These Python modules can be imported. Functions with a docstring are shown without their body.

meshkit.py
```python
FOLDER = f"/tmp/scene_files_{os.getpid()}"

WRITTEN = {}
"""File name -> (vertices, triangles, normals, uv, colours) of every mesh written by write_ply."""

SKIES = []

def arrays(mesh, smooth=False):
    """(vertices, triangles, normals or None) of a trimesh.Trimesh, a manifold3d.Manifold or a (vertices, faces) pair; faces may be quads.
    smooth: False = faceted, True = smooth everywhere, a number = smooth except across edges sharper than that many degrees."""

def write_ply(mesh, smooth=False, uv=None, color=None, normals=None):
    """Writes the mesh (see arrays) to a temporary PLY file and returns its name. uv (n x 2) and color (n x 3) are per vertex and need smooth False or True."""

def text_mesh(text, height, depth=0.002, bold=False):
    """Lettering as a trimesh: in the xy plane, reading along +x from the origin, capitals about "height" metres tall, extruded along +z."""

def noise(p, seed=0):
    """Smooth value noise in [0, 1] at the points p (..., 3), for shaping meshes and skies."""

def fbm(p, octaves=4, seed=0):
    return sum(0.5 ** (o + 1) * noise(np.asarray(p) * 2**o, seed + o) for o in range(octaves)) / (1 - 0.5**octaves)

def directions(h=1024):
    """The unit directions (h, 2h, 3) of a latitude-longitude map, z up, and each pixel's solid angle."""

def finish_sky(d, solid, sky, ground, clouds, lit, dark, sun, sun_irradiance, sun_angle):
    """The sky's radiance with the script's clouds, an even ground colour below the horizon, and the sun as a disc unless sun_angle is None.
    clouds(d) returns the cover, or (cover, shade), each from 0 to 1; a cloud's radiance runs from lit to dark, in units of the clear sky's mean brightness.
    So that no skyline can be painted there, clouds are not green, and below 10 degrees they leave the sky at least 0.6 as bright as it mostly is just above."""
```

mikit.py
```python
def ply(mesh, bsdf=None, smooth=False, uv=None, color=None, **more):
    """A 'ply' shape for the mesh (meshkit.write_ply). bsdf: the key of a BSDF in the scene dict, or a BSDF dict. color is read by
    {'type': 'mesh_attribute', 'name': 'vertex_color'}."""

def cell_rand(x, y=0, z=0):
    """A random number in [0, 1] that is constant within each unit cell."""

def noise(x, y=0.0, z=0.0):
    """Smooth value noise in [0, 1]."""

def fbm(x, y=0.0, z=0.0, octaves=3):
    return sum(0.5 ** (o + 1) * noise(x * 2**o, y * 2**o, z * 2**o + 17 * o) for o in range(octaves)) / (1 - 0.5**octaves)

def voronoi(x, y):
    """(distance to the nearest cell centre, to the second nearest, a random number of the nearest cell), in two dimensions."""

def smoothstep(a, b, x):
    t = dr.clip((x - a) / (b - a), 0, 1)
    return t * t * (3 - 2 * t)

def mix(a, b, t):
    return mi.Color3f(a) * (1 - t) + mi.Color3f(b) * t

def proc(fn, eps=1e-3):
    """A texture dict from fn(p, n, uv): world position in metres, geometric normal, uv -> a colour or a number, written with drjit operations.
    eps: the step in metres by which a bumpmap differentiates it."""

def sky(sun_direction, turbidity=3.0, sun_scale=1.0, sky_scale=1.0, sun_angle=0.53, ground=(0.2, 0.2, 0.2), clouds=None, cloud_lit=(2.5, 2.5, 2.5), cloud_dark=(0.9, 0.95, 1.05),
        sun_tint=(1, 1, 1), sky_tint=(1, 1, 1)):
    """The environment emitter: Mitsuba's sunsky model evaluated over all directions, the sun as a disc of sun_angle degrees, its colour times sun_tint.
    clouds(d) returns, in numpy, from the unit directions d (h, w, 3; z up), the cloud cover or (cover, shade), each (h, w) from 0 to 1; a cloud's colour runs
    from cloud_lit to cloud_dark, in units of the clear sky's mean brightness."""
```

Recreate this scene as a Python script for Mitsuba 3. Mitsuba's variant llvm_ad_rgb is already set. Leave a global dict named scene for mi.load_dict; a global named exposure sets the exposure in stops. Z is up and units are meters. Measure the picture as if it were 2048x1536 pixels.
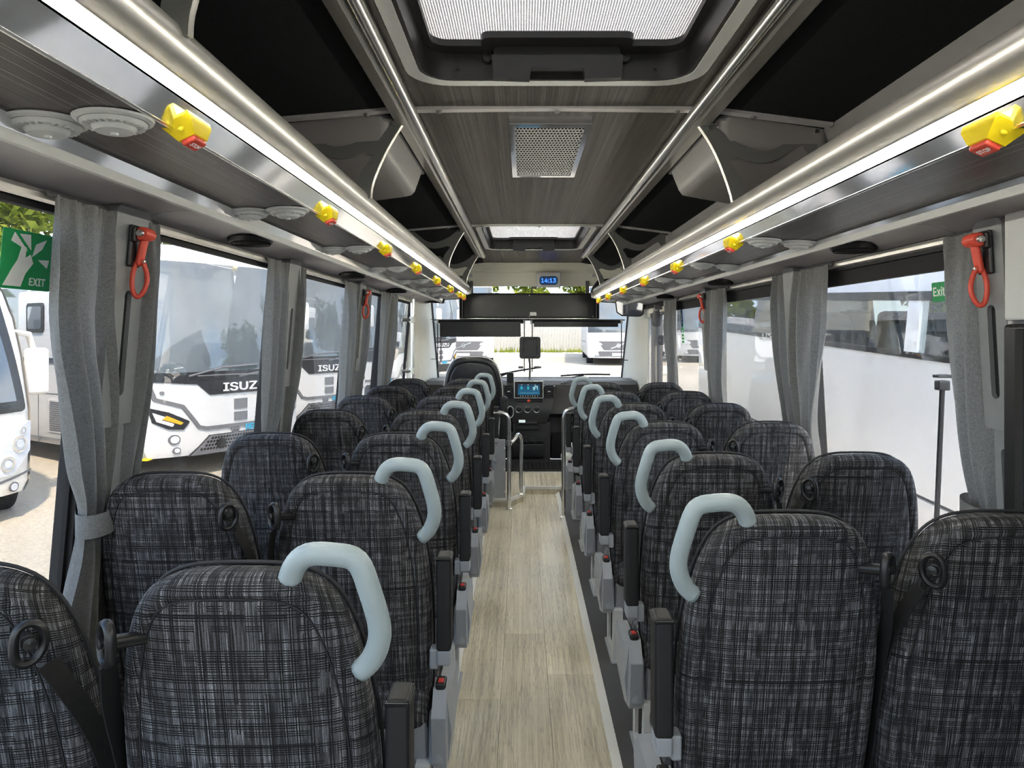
import math, random
import numpy as np, trimesh, drjit as dr, mitsuba as mi
import mikit, meshkit
from mikit import noise, fbm, cell_rand, smoothstep, mix, proc
from shapely.geometry import Polygon, Point, LineString, box as sbox
from shapely import affinity
from shapely.ops import unary_union
T = mi.ScalarTransform4f
PI = math.pi
rng = random.Random(7)
nrg = np.random.default_rng(7)

# ------------------------------------------------------------------ camera, sky, sun, exposure
scene, labels = {}, {}
CAM_Z = 1.44
scene['camera'] = dict(type='perspective', fov=2 * math.degrees(math.atan(1024 / 1400)), fov_axis='x',
                       near_clip=0.02, far_clip=500.0,
                       principal_point_offset_x=-21 / 2048, principal_point_offset_y=102 / 1536,
                       to_world=T().look_at(origin=[0, 0, CAM_Z], target=[0, 1, CAM_Z], up=[0, 0, 1]))
SUN = (0.30, -0.75, 1.10)


def cloud_cover(d):
    q = d / np.maximum(d[..., 2:3] + 0.25, 0.05)
    n = meshkit.fbm(q * 1.3 + 3.1, 4, 5)
    return np.clip((n - 0.42) * 4.5, 0, 1) * 0.85, np.clip((n - 0.55) * 2.0, 0, 0.6)


scene['sky'] = mikit.sky(SUN, turbidity=3.0, sun_scale=0.36, sky_scale=1.55, sky_tint=(1.06, 1.0, 0.92), sun_angle=1.6, ground=(0.3, 0.28, 0.25),
                         clouds=cloud_cover, cloud_lit=(2.2, 2.2, 2.2), cloud_dark=(1.0, 1.02, 1.06))
exposure = 3.7
LED_POWER = 4.2


# ------------------------------------------------------------------ materials
def mat(key, **kw):
    two = kw.pop('two', True)
    d = dict(type='principled')
    for k, v in kw.items():
        if k == 'base_color' and not isinstance(v, dict):
            v = {'type': 'rgb', 'value': list(map(float, v))}
        d[k] = v
    scene[key] = {'type': 'twosided', 'bsdf': d} if two else d
    return key


def plain(key, c, rough=0.5, **kw):
    return mat(key, base_color=c, roughness=rough, **kw)


def plaid(p, n, uv):
    u, v = mi.Float(uv.x), mi.Float(uv.y)
    warp = noise(u * 460, v * 26)
    weave = 0.5 + 0.5 * noise(u * 900, v * 760, 3)
    base = (0.033 + 0.150 * warp * warp) * (0.72 + 0.56 * noise(u * 40, v * 30, 2)) * weave

    def lines(w, o, period, seed, keep, half, gaps):
        c = w / period
        i = dr.floor(c)
        r, r2 = cell_rand(i, seed), cell_rand(i, seed + 5)
        f = (c - i) * period - period * (0.15 + 0.3 * r2)
        hit = mi.Bool(False)
        for k, g in enumerate(gaps):
            m = dr.abs(f - g) < half
            hit = hit | (m & (r2 > 0.45) if k > 1 else m)
        return hit & (r < keep) & (cell_rand(o * 38 + 11 * r2, i, seed + 9) > 0.12)

    pale = lines(u, v, 0.0215, 41, 0.9, 0.0010, (0.0, 0.0038, 0.0105))
    base = dr.select(pale, base * 1.5 + 0.065 * weave, base)
    dark = lines(v, u, 0.0165, 11, 0.97, 0.00085, (0.0, 0.0040, 0.0078)) | lines(v + 0.007, u, 0.037, 31, 0.8, 0.00085, (0.0, 0.0040)) | lines(u + 0.006, v, 0.0235, 21, 0.9, 0.0009, (0.0, 0.0042))
    tint = mix((0.94, 0.98, 1.09), (1.05, 1.0, 1.02), noise(u * 9, v * 5, 12))
    return tint * dr.select(dark, 0.0075, base)


def fabric_grey(p, n, uv):
    w = noise(uv.x * 700, uv.y * 260) * 0.5 + noise(uv.x * 240, uv.y * 900, 3) * 0.5
    return mix((0.165, 0.168, 0.167), (0.325, 0.328, 0.322), w)


def laminate(p, n, uv):
    # dark laminate with long fine pale streaks running along the bus
    s = noise(p.x * 420, p.y * 1.3) * 0.5 + noise(p.x * 130, p.y * 0.7, 5) * 0.3 + noise(p.x * 900, p.y * 9, 2) * 0.2
    cell = dr.floor(p.x * 230)
    line = dr.select(cell_rand(cell, dr.floor(p.y * 0.9 + 7 * cell_rand(cell, 4)), 8) > 0.86, 1.0, 0.0)
    return mix((0.018, 0.0155, 0.014), (0.075, 0.067, 0.060), dr.clip(s * s * 1.5 + 0.55 * line * noise(p.x * 300, p.y * 40), 0, 1))


def laminate_rack(p, n, uv):
    s = noise(p.x * 500, p.y * 1.1) * 0.6 + noise(p.x * 900, p.y * 30, 2) * 0.4
    cell = dr.floor(p.x * 130)
    line = dr.select(cell_rand(cell, dr.floor(p.y * 0.45 + 5 * cell_rand(cell, 4)), 8) > 0.78, 1.0, 0.0)
    fx = p.x * 130 - cell
    line = line * dr.select(dr.abs(fx - 0.5) < 0.16, 1.0, 0.0)
    return mix((0.030, 0.025, 0.024), (0.075, 0.062, 0.058), s) + line * 0.11


def make_floor_wood(tone):
    def f(p, n, uv):
        g = noise(p.x * 330, p.y * 4.5) * 0.55 + noise(p.x * 90, p.y * 1.7, 3) * 0.45
        fine = noise(p.x * 700, p.y * 26, 6)
        c = mix((0.43, 0.375, 0.265), (0.84, 0.77, 0.60), dr.clip(g * 0.8 + fine * 0.25, 0, 1))
        grain = smoothstep(0.60, 0.78, noise(p.x * 520, p.y * 24, 13) * (0.7 + 0.6 * noise(p.x * 14, p.y * 4, 5)))
        c = c * (1 - 0.20 * grain)
        return c * tone * (0.9 + 0.2 * noise(p.x * 9, p.y * 2.3, 9))
    return f


def asphalt(p, n, uv):
    g = noise(p.x * 60, p.y * 60) * 0.5 + noise(p.x * 210, p.y * 210, 2) * 0.5
    b = fbm(p.x * 0.35, p.y * 0.35, 1.0)
    c = mix((0.21, 0.186, 0.150), (0.37, 0.336, 0.280), g)
    return c * (0.72 + 0.5 * b)


def bus_glass(p, n, uv):
    return mix((0.060, 0.072, 0.085), (0.10, 0.115, 0.13), noise(p.x * 2, p.y * 2, p.z * 3))


def carpet_black(p, n, uv):
    return mi.Color3f(0.014, 0.0155, 0.0165) * (0.7 + 0.6 * noise(p.x * 500, p.y * 500, p.z * 500))


mat('plaid_fabric', base_color=proc(plaid), roughness=0.85, sheen=0.15, specular=0.25)
scene['curtain_fabric'] = dict(type='principledthin', base_color=proc(fabric_grey), roughness=0.9, diff_trans=0.55)
mat('ceiling_laminate', base_color=proc(laminate), roughness=0.42, specular=0.5)
mat('rack_laminate', base_color=proc(laminate_rack), roughness=0.38, specular=0.5)
for k_, t_ in enumerate((0.92, 1.0, 1.06)):
    mat('floor_wood_%d' % k_, base_color=proc(make_floor_wood(t_)), roughness=0.30, specular=0.5)
mat('asphalt', base_color=proc(asphalt), roughness=0.85)
mat('black_carpet', base_color=proc(carpet_black), roughness=0.95, specular=0.1)
mat('coach_glass', base_color=proc(bus_glass), roughness=0.03, specular=0.9, clearcoat=1.0, clearcoat_gloss=0.98)
plain('black_plastic', (0.012, 0.012, 0.013), 0.38)
plain('black_matte', (0.010, 0.010, 0.011), 0.7)
plain('armrest_black', (0.007, 0.007, 0.008), 0.55)
plain('black_rubber', (0.014, 0.014, 0.015), 0.8)
plain('piping_dark', (0.018, 0.018, 0.02), 0.7)
plain('webbing', (0.008, 0.008, 0.009), 0.75)
plain('handle_grey', (0.31, 0.365, 0.38), 0.4)
plain('seat_plastic', (0.27, 0.285, 0.305), 0.42)
plain('cove_grey', (0.43, 0.415, 0.42), 0.55)
plain('wall_grey', (0.30, 0.31, 0.32), 0.5)
plain('pillar_grey', (0.22, 0.23, 0.235), 0.45)
plain('light_grey', (0.55, 0.56, 0.55), 0.45)
plain('front_white', (0.78, 0.76, 0.65), 0.45)
plain('bracket_grey', (0.15, 0.155, 0.15), 0.4)
plain('duct_grey', (0.25, 0.243, 0.24), 0.42)
plain('vent_grey', (0.52, 0.54, 0.54), 0.35)
plain('yellow_plastic', (0.78, 0.60, 0.012), 0.3)
plain('stop_red', (0.62, 0.07, 0.045), 0.35)
plain('hammer_red', (0.74, 0.085, 0.05), 0.38)
plain('buckle_red', (0.50, 0.035, 0.03), 0.45)
plain('sign_green', (0.01, 0.30, 0.085), 0.5)
plain('sticker_green', (0.06, 0.5, 0.10), 0.5)
plain('sticker_blue', (0.02, 0.08, 0.22), 0.5)
plain('sign_white', (0.80, 0.82, 0.80), 0.5)
plain('floor_dark', (0.07, 0.07, 0.072), 0.7)
plain('white_trim', (0.72, 0.71, 0.66), 0.35)
mat('aluminium', base_color=(0.82, 0.79, 0.735), roughness=0.30, metallic=0.8)
mat('bright_metal', base_color=(0.80, 0.79, 0.76), roughness=0.22, metallic=1.0)
mat('gloss_silver', base_color=(0.78, 0.78, 0.79), roughness=0.07, metallic=0.92, specular=0.8)
mat('satin_silver', base_color=(0.74, 0.73, 0.70), roughness=0.33, metallic=0.55)
mat('mirror_metal', base_color=(0.9, 0.9, 0.9), roughness=0.03, metallic=1.0)
mat('minibus_white', base_color=(0.86, 0.85, 0.84), roughness=0.25, clearcoat=0.6)
mat('coach_white', base_color=(0.53, 0.53, 0.54), roughness=0.25, clearcoat=0.6)
mat('coach_cream', base_color=(0.74, 0.69, 0.62), roughness=0.25, clearcoat=0.6)
plain('coach_black', (0.015, 0.015, 0.017), 0.3)
plain('coach_grey', (0.12, 0.12, 0.13), 0.5)
plain('orange_lens', (0.85, 0.33, 0.02), 0.25)
plain('lamp_lens', (0.62, 0.63, 0.66), 0.12)
plain('rent_blue', (0.02, 0.30, 0.50), 0.5)
plain('chrome_letter', (0.62, 0.62, 0.64), 0.3)
plain('fence_white', (0.40, 0.395, 0.37), 0.6)
plain('dash_grey', (0.035, 0.035, 0.036), 0.55)
plain('screen_black', (0.008, 0.008, 0.009), 0.2)
plain('bark', (0.06, 0.045, 0.03), 0.9)
scene['window_glass'] = dict(type='thindielectric', specular_transmittance={'type': 'rgb', 'value': [0.90, 0.92, 0.92]})
scene['tint_glass'] = dict(type='thindielectric', specular_transmittance={'type': 'rgb', 'value': [0.50, 0.54, 0.54]})
scene['clear_glass'] = dict(type='thindielectric', specular_transmittance={'type': 'rgb', 'value': [0.95, 0.96, 0.95]})


def leaf_col(p, n, uv):
    return mix((0.10, 0.15, 0.02), (0.30, 0.34, 0.05), noise(p.x * 2.1, p.y * 2.1, p.z * 2.1))


scene['leaf'] = dict(type='principledthin', base_color=proc(leaf_col), roughness=0.6, diff_trans=0.7)
def hatch_pattern(p, n, uv):
    f = p.x * 130 - dr.floor(p.x * 130)
    g = p.y * 130 - dr.floor(p.y * 130)
    return mix((0.9, 0.89, 0.86), (0.16, 0.16, 0.16), dr.select((dr.abs(f - 0.5) < 0.27) & (dr.abs(g - 0.5) < 0.42), 1.0, 0.0))


scene['hatch_glass'] = dict(type='principledthin', base_color=proc(hatch_pattern), roughness=0.6, diff_trans=1.6, specular=None) if False else \
    dict(type='principledthin', base_color=proc(hatch_pattern), roughness=0.5, diff_trans=1.5)


# ------------------------------------------------------------------ mesh helpers
def cat(ms):
    vs, fs, o = [], [], 0
    for m in ms:
        v, f = (m.vertices, m.faces) if hasattr(m, 'vertices') else m
        v, f = np.asarray(v, float), np.asarray(f, int)
        if f.shape[1] == 4:
            f = np.vstack([f[:, [0, 1, 2]], f[:, [0, 2, 3]]])
        vs.append(v); fs.append(f + o); o += len(v)
    return np.vstack(vs), np.vstack(fs)


def hull(pts):
    h = trimesh.convex.convex_hull(np.asarray(pts, float))
    return np.array(h.vertices), np.array(h.faces)


_BALL = trimesh.creation.icosphere(subdivisions=1).vertices


def box(x0, x1, y0, y1, z0, z1, r=0.0):
    if r <= 0:
        return hull([(x, y, z) for x in (x0, x1) for y in (y0, y1) for z in (z0, z1)])
    r = min(r, abs(x1 - x0) / 2.01, abs(y1 - y0) / 2.01, abs(z1 - z0) / 2.01)
    return hull(np.vstack([_BALL * r + (x, y, z) for x in (x0 + r, x1 - r) for y in (y0 + r, y1 - r) for z in (z0 + r, z1 - r)]))


def cbox(x0, x1, y0, y1, z0, z1, r=0.003):
    p = []
    for a in (0, 1, 2):
        for s in range(8):
            c = [(x0, x1)[s & 1], (y0, y1)[(s >> 1) & 1], (z0, z1)[(s >> 2) & 1]]
            for b in (0, 1, 2):
                if b != a:
                    c[b] += r * (-1 if (s >> b) & 1 else 1)
            p.append(c)
    return hull(p)


def move(m, d):
    return np.asarray(m[0]) + np.asarray(d, float), m[1]


def rot(m, axis, ang, about=(0, 0, 0)):
    R = trimesh.transformations.rotation_matrix(ang, axis, about)
    return trimesh.transform_points(m[0], R), m[1]


def mirror_x(m):
    return np.asarray(m[0]) * [-1, 1, 1], np.asarray(m[1])[:, ::-1]


def prism(poly, depth, plane='xz', at=0.0):
    """extrude a shapely polygon (given in the plane's two coordinates) from `at` to `at`+depth along the third axis"""
    geoms = [g for g in getattr(poly, 'geoms', [poly]) if g.area > 1e-9]
    out = []
    for g in geoms:
        m = trimesh.creation.extrude_polygon(g, depth, engine='earcut')
        v, f = np.array(m.vertices), np.array(m.faces)
        if plane == 'xz':
            v = np.stack([v[:, 0], at + v[:, 2], v[:, 1]], 1); f = f[:, ::-1]
        elif plane == 'xy':
            v = np.stack([v[:, 0], v[:, 1], at + v[:, 2]], 1)
        else:
            v = np.stack([at + v[:, 2], v[:, 0], v[:, 1]], 1)
        out.append((v, f))
    return cat(out)


def rrect(x0, x1, y0, y1, r, n=6):
    return sbox(x0 + r, y0 + r, x1 - r, y1 - r).buffer(r, quad_segs=n)


def spline(pts, n=40, closed=False):
    from scipy.interpolate import CubicSpline
    p = np.asarray(pts, float)
    if closed:
        p = np.vstack([p, p[:1]])
    t = np.concatenate([[0], np.cumsum(np.linalg.norm(np.diff(p, axis=0), axis=1) ** 0.5)])
    cs = CubicSpline(t, p, bc_type='periodic' if closed else 'natural')
    return cs(np.linspace(0, t[-1], n + 1)[:-1] if closed else np.linspace(0, t[-1], n))


def tube(path, r, n=10, closed=False, flat=None, up=None):
    """sweep: r a number or one per point; flat = ratio of second radius; up = reference direction"""
    p = np.asarray(path, float)
    k = len(p)
    r = np.full(k, r) if np.isscalar(r) else np.asarray(r)
    t = np.gradient(p, axis=0) if not closed else np.roll(p, -1, 0) - np.roll(p, 1, 0)
    t /= np.maximum(np.linalg.norm(t, axis=1, keepdims=True), 1e-12)
    if up is None:
        up = (0, 0, 1) if abs(t[0][2]) < 0.9 else (1, 0, 0)
        u = np.cross(t[0], up); u /= np.linalg.norm(u)
        us = []
        for i in range(k):
            u = u - t[i] * np.dot(u, t[i]); u /= np.linalg.norm(u)
            us.append(u)
        us = np.array(us)
    else:
        us = np.cross(t, np.asarray(up, float)); us /= np.linalg.norm(us, axis=1, keepdims=True)
    ws = np.cross(t, us)
    a = np.arange(n) * 2 * PI / n
    rr = r[:, None, None]
    v = p[:, None] + rr * np.cos(a)[None, :, None] * us[:, None] + rr * (flat or 1.0) * np.sin(a)[None, :, None] * ws[:, None]
    v = v.reshape(-1, 3)
    f = []
    m = k if closed else k - 1
    i, j = np.meshgrid(np.arange(m), np.arange(n), indexing='ij')
    i2, j2 = (i + 1) % k, (j + 1) % n
    q = np.stack([i * n + j, i * n + j2, i2 * n + j2, i2 * n + j], -1).reshape(-1, 4)
    f = np.vstack([q[:, [0, 2, 1]], q[:, [0, 3, 2]]])
    if not closed:
        v = np.vstack([v, p[:1], p[-1:]])
        jj = np.arange(n); j2 = (jj + 1) % n
        f = np.vstack([f, np.stack([jj * 0 + k * n, jj, j2], 1), np.stack([jj * 0 + k * n + 1, (k - 1) * n + j2, (k - 1) * n + jj], 1)])
    return v, f


def rod(a, b, r, n=10):
    return tube([a, b], r, n)


def lathe(prof, n=24, axis='z', at=(0, 0, 0)):
    prof = np.asarray(prof, float)
    a = np.arange(n) * 2 * PI / n
    v = np.stack([prof[:, None, 0] * np.cos(a), prof[:, None, 0] * np.sin(a), np.repeat(prof[:, 1:2], n, 1)], -1).reshape(-1, 3)
    k = len(prof)
    i, j = np.meshgrid(np.arange(k - 1), np.arange(n), indexing='ij')
    j2 = (j + 1) % n
    q = np.stack([i * n + j, i * n + j2, (i + 1) * n + j2, (i + 1) * n + j], -1).reshape(-1, 4)
    f = np.vstack([q[:, [0, 1, 2]], q[:, [0, 2, 3]]])
    if axis == 'y':
        v = v[:, [0, 2, 1]]; f = f[:, ::-1]
    elif axis == 'x':
        v = v[:, [2, 0, 1]]
    return v + np.asarray(at, float), f


def along_y(profile, y0, y1, closed=True, n=1):
    """sweep an (x, z) profile along the bus"""
    if closed:
        return prism(Polygon(profile), y1 - y0, 'xz', y0)
    p = np.asarray(profile, float)
    ys = np.linspace(y0, y1, n + 1)
    v = np.array([(x, y, z) for y in ys for x, z in p])
    k = len(p)
    f = [(i * k + j, i * k + j + 1, (i + 1) * k + j + 1, (i + 1) * k + j) for i in range(n) for j in range(k - 1)]
    return v, np.array(f)


def strip(profile, t):
    """closed outline of a band of thickness t along a polyline (x, z)"""
    return LineString(profile).buffer(t / 2, cap_style='flat', join_style='mitre')


def grid(v):
    """faces of an (n, m, 3) grid of points"""
    n, m = v.shape[:2]
    i, j = np.meshgrid(np.arange(n - 1), np.arange(m - 1), indexing='ij')
    q = np.stack([i * m + j, i * m + j + 1, (i + 1) * m + j + 1, (i + 1) * m + j], -1).reshape(-1, 4)
    return v.reshape(-1, 3), q


# ------------------------------------------------------------------ scene writing
_count = {}


def key_for(name, parent=None):
    base = (parent + '__' if parent else '') + name
    n = _count.get(base, -1) + 1
    _count[base] = n
    return base if n == 0 else '%s_%03d' % (base, n)


def shape(mesh, m, smooth=35, **kw):
    return mikit.ply(mesh, m, smooth=smooth, **kw)


def thing(name, label, category, group=None):
    k = key_for(name)
    labels[k] = dict(label=label, category=category)
    if group:
        labels[k]['group'] = group
    return k


def part(parent, name, mesh, m, smooth=35, label=None, pos=None, **kw):
    """mesh: a mesh, or a shape dict made before (then placed by pos)"""
    k = key_for(name, parent)
    d = dict(mesh) if isinstance(mesh, dict) else shape(mesh, m, smooth, **kw)
    if pos is not None:
        d['to_world'] = pos
    scene[k] = d
    if label:
        labels[k] = dict(label=label)
    return k


def whole(name, mesh, m, label, category, group=None, smooth=35, **kw):
    k = thing(name, label, category, group)
    scene[k] = shape(mesh, m, smooth, **kw)
    return k


def structure(name, mesh=None, m=None, label=None, smooth=35, **kw):
    k = key_for(name)
    if mesh is not None:
        scene[k] = shape(mesh, m, smooth, **kw)
    labels[k] = dict(kind='structure')
    if label:
        labels[k]['label'] = label
    return k


def at(x, y, z):
    return T().translate([float(x), float(y), float(z)])


def ordinal(i):
    return ('first', 'second', 'third', 'fourth', 'fifth', 'sixth', 'seventh', 'eighth', 'ninth')[i]

# ------------------------------------------------------------------ the shell of the bus
def xl(z):
    return -1.10 - 0.085 * (1.765 - z)


def xr(z):
    return 1.25 + 0.055 * (1.72 - z)


Y0, YW, YF = -1.6, 7.45, 8.15          # rear end, end of the side walls, front header
HL, HR = 1.765, 1.722                  # window heads
GL, GR = 1.748, 1.685                   # top of the panes
SILL = 0.70

# aisle floor: planks with joints, on a dark base
floor = structure('floor', box(-1.27, 1.33, Y0, 7.62, -0.06, -0.012), 'floor_dark', 'pale oak look plank floor of the aisle')
cols = [(-0.272, -0.085), (-0.085, 0.105), (0.105, 0.302)]
edge_y = [[-0.6, 0.35, 1.55, 2.75, 3.95, 5.15, 6.26], [-0.6, 0.95, 2.15, 3.35, 4.55, 5.75, 6.26], [-0.6, 0.55, 1.75, 2.95, 4.15, 5.35, 6.26]]
step_poly = Polygon([(-1.0, 5.80), (-0.30, 5.80), (-0.11, 5.80), (0.005, 6.0), (0.015, 6.27), (0.44, 6.27), (0.44, 7.6), (-1.0, 7.6)])
pk = 0
for (x0, x1), es in zip(cols, edge_y):
    for a, b in zip(es[:-1], es[1:]):
        poly = sbox(x0 + 0.0006, a + 0.0006, x1 - 0.0006, b - 0.0006).difference(step_poly.buffer(0.004))
        if poly.is_empty:
            continue
        part(floor, 'plank', prism(poly, 0.012, 'xy', -0.012), 'floor_wood_%d' % (pk % 3), smooth=False)
        pk += 2 if pk % 2 else 1
# raised front platform: planks, black ribbed mat, nosing
plat = structure('floor_platform', prism(step_poly.buffer(-0.002), 0.053, 'xy', -0.004), 'floor_dark', 'raised oak look platform in front of the aisle')
for k_, (x0, x1) in enumerate([(-0.36, -0.17), (-0.17, 0.02), (0.02, 0.17), (0.17, 0.30), (0.30, 0.437)]):
    part(plat, 'plank', prism(sbox(x0 + .0006, 5.82, x1 - .0006, 6.88).intersection(step_poly.buffer(-0.003)), 0.014, 'xy', 0.050), 'floor_wood_%d' % (k_ % 3), smooth=False)
for k_, (x0, x1) in enumerate([(0.015, 0.09), (0.09, 0.23), (0.23, 0.36), (0.36, 0.44)]):
    part(plat, 'riser_plank', box(x0 + .0006, x1 - .0006, 6.262, 6.268, 0.0, 0.044), 'floor_wood_%d' % ((k_ + 1) % 3), smooth=False)
part(plat, 'riser_side', cat([box(-0.30, -0.11, 5.793, 5.799, 0, 0.044), rot(box(-0.002, 0.228, -0.004, 0.002, 0, 0.044), (0, 0, 1), math.atan2(.2, .115), (0, 0, 0)) if False else
     prism(LineString([(-0.11, 5.80), (0.005, 6.0), (0.015, 6.27)]).buffer(0.004, cap_style='flat'), 0.044, 'xy', 0)]), 'floor_wood_0')
part(plat, 'step_nosing', prism(LineString([(-0.34, 5.798), (-0.11, 5.798), (0.004, 5.998), (0.014, 6.266), (0.44, 6.266)]).buffer(0.013, cap_style='flat', join_style='mitre'), 0.024, 'xy', 0.044), 'white_trim', label='white edge strip of the step')
structure('trim_1', along_y([(-0.296, 0), (-0.268, 0), (-0.268, .006), (-0.28, .012), (-0.296, .03)], Y0, 5.79), 'white_trim', 'pale metal edge strip along the left of the aisle')
structure('trim_2', along_y([(0.298, 0), (0.326, 0), (0.326, .03), (0.31, .012), (0.298, .006)], Y0, 6.25), 'white_trim', 'pale metal edge strip along the right of the aisle')
structure('seat_podium_floor', cat([box(xl(0) + .02, -0.296, Y0, 7.0, -0.012, 0.03), box(0.326, xr(0) - .02, Y0, 6.25, -0.012, 0.03)]), 'floor_dark')

# side walls
wl = structure('wall_left', prism(Polygon([(xl(0) - .05, -0.06), (xl(0), -0.06), (xl(SILL), SILL), (xl(SILL) - .05, SILL)]), YW - Y0, 'xz', Y0), 'wall_grey', 'grey side wall with windows on the left')
part(wl, 'head_rail', prism(Polygon([(xl(GL) - .05, GL), (xl(GL) + .004, GL), (xl(HL), HL + .03), (xl(HL) - .05, HL + .05)]), YW - Y0, 'xz', Y0), 'black_matte')
part(wl, 'curtain_rail', along_y([(xl(HL) + .004, HL - .004), (xl(HL) + .022, HL - .002), (xl(HL) + .022, HL - .022), (xl(HL) + .004, HL - .026)], Y0, 5.6), 'aluminium', label='silver curtain rail')
part(wl, 'outer_skin', hull([(xl(z) - dx, y, z) for z in (-.32, SILL - .02) for dx in (.055, .075) for y in (Y0, 9.0)]), 'minibus_white', False)
wr = structure('wall_right', prism(Polygon([(xr(0) + .05, -0.06), (xr(0), -0.06), (xr(SILL), SILL), (xr(SILL) + .05, SILL)]), 6.2 - 1.745, 'xz', 1.745), 'wall_grey', 'grey side wall with windows on the right')
part(wr, 'head_rail', prism(Polygon([(xr(GR) + .05, GR), (xr(GR) - .004, GR), (xr(HR), HR + .03), (xr(HR) + .05, HR + .05)]), YW - Y0, 'xz', Y0), 'black_matte')
part(wr, 'curtain_rail', along_y([(xr(HR) - .004, HR - .004), (xr(HR) - .022, HR - .002), (xr(HR) - .022, HR - .022), (xr(HR) - .004, HR - .026)], 1.88, 5.75), 'aluminium', label='silver curtain rail')

part(wr, 'outer_skin', hull([(xr(z) + dx, y, z) for z in (-.32, SILL - .02) for dx in (.055, .075) for y in (Y0, 6.15)]), 'minibus_white', False)
PIL_L, PIL_R = [1.895, 3.24, 4.62, 5.65], [1.808, 3.16, 4.66, 6.02]


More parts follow.
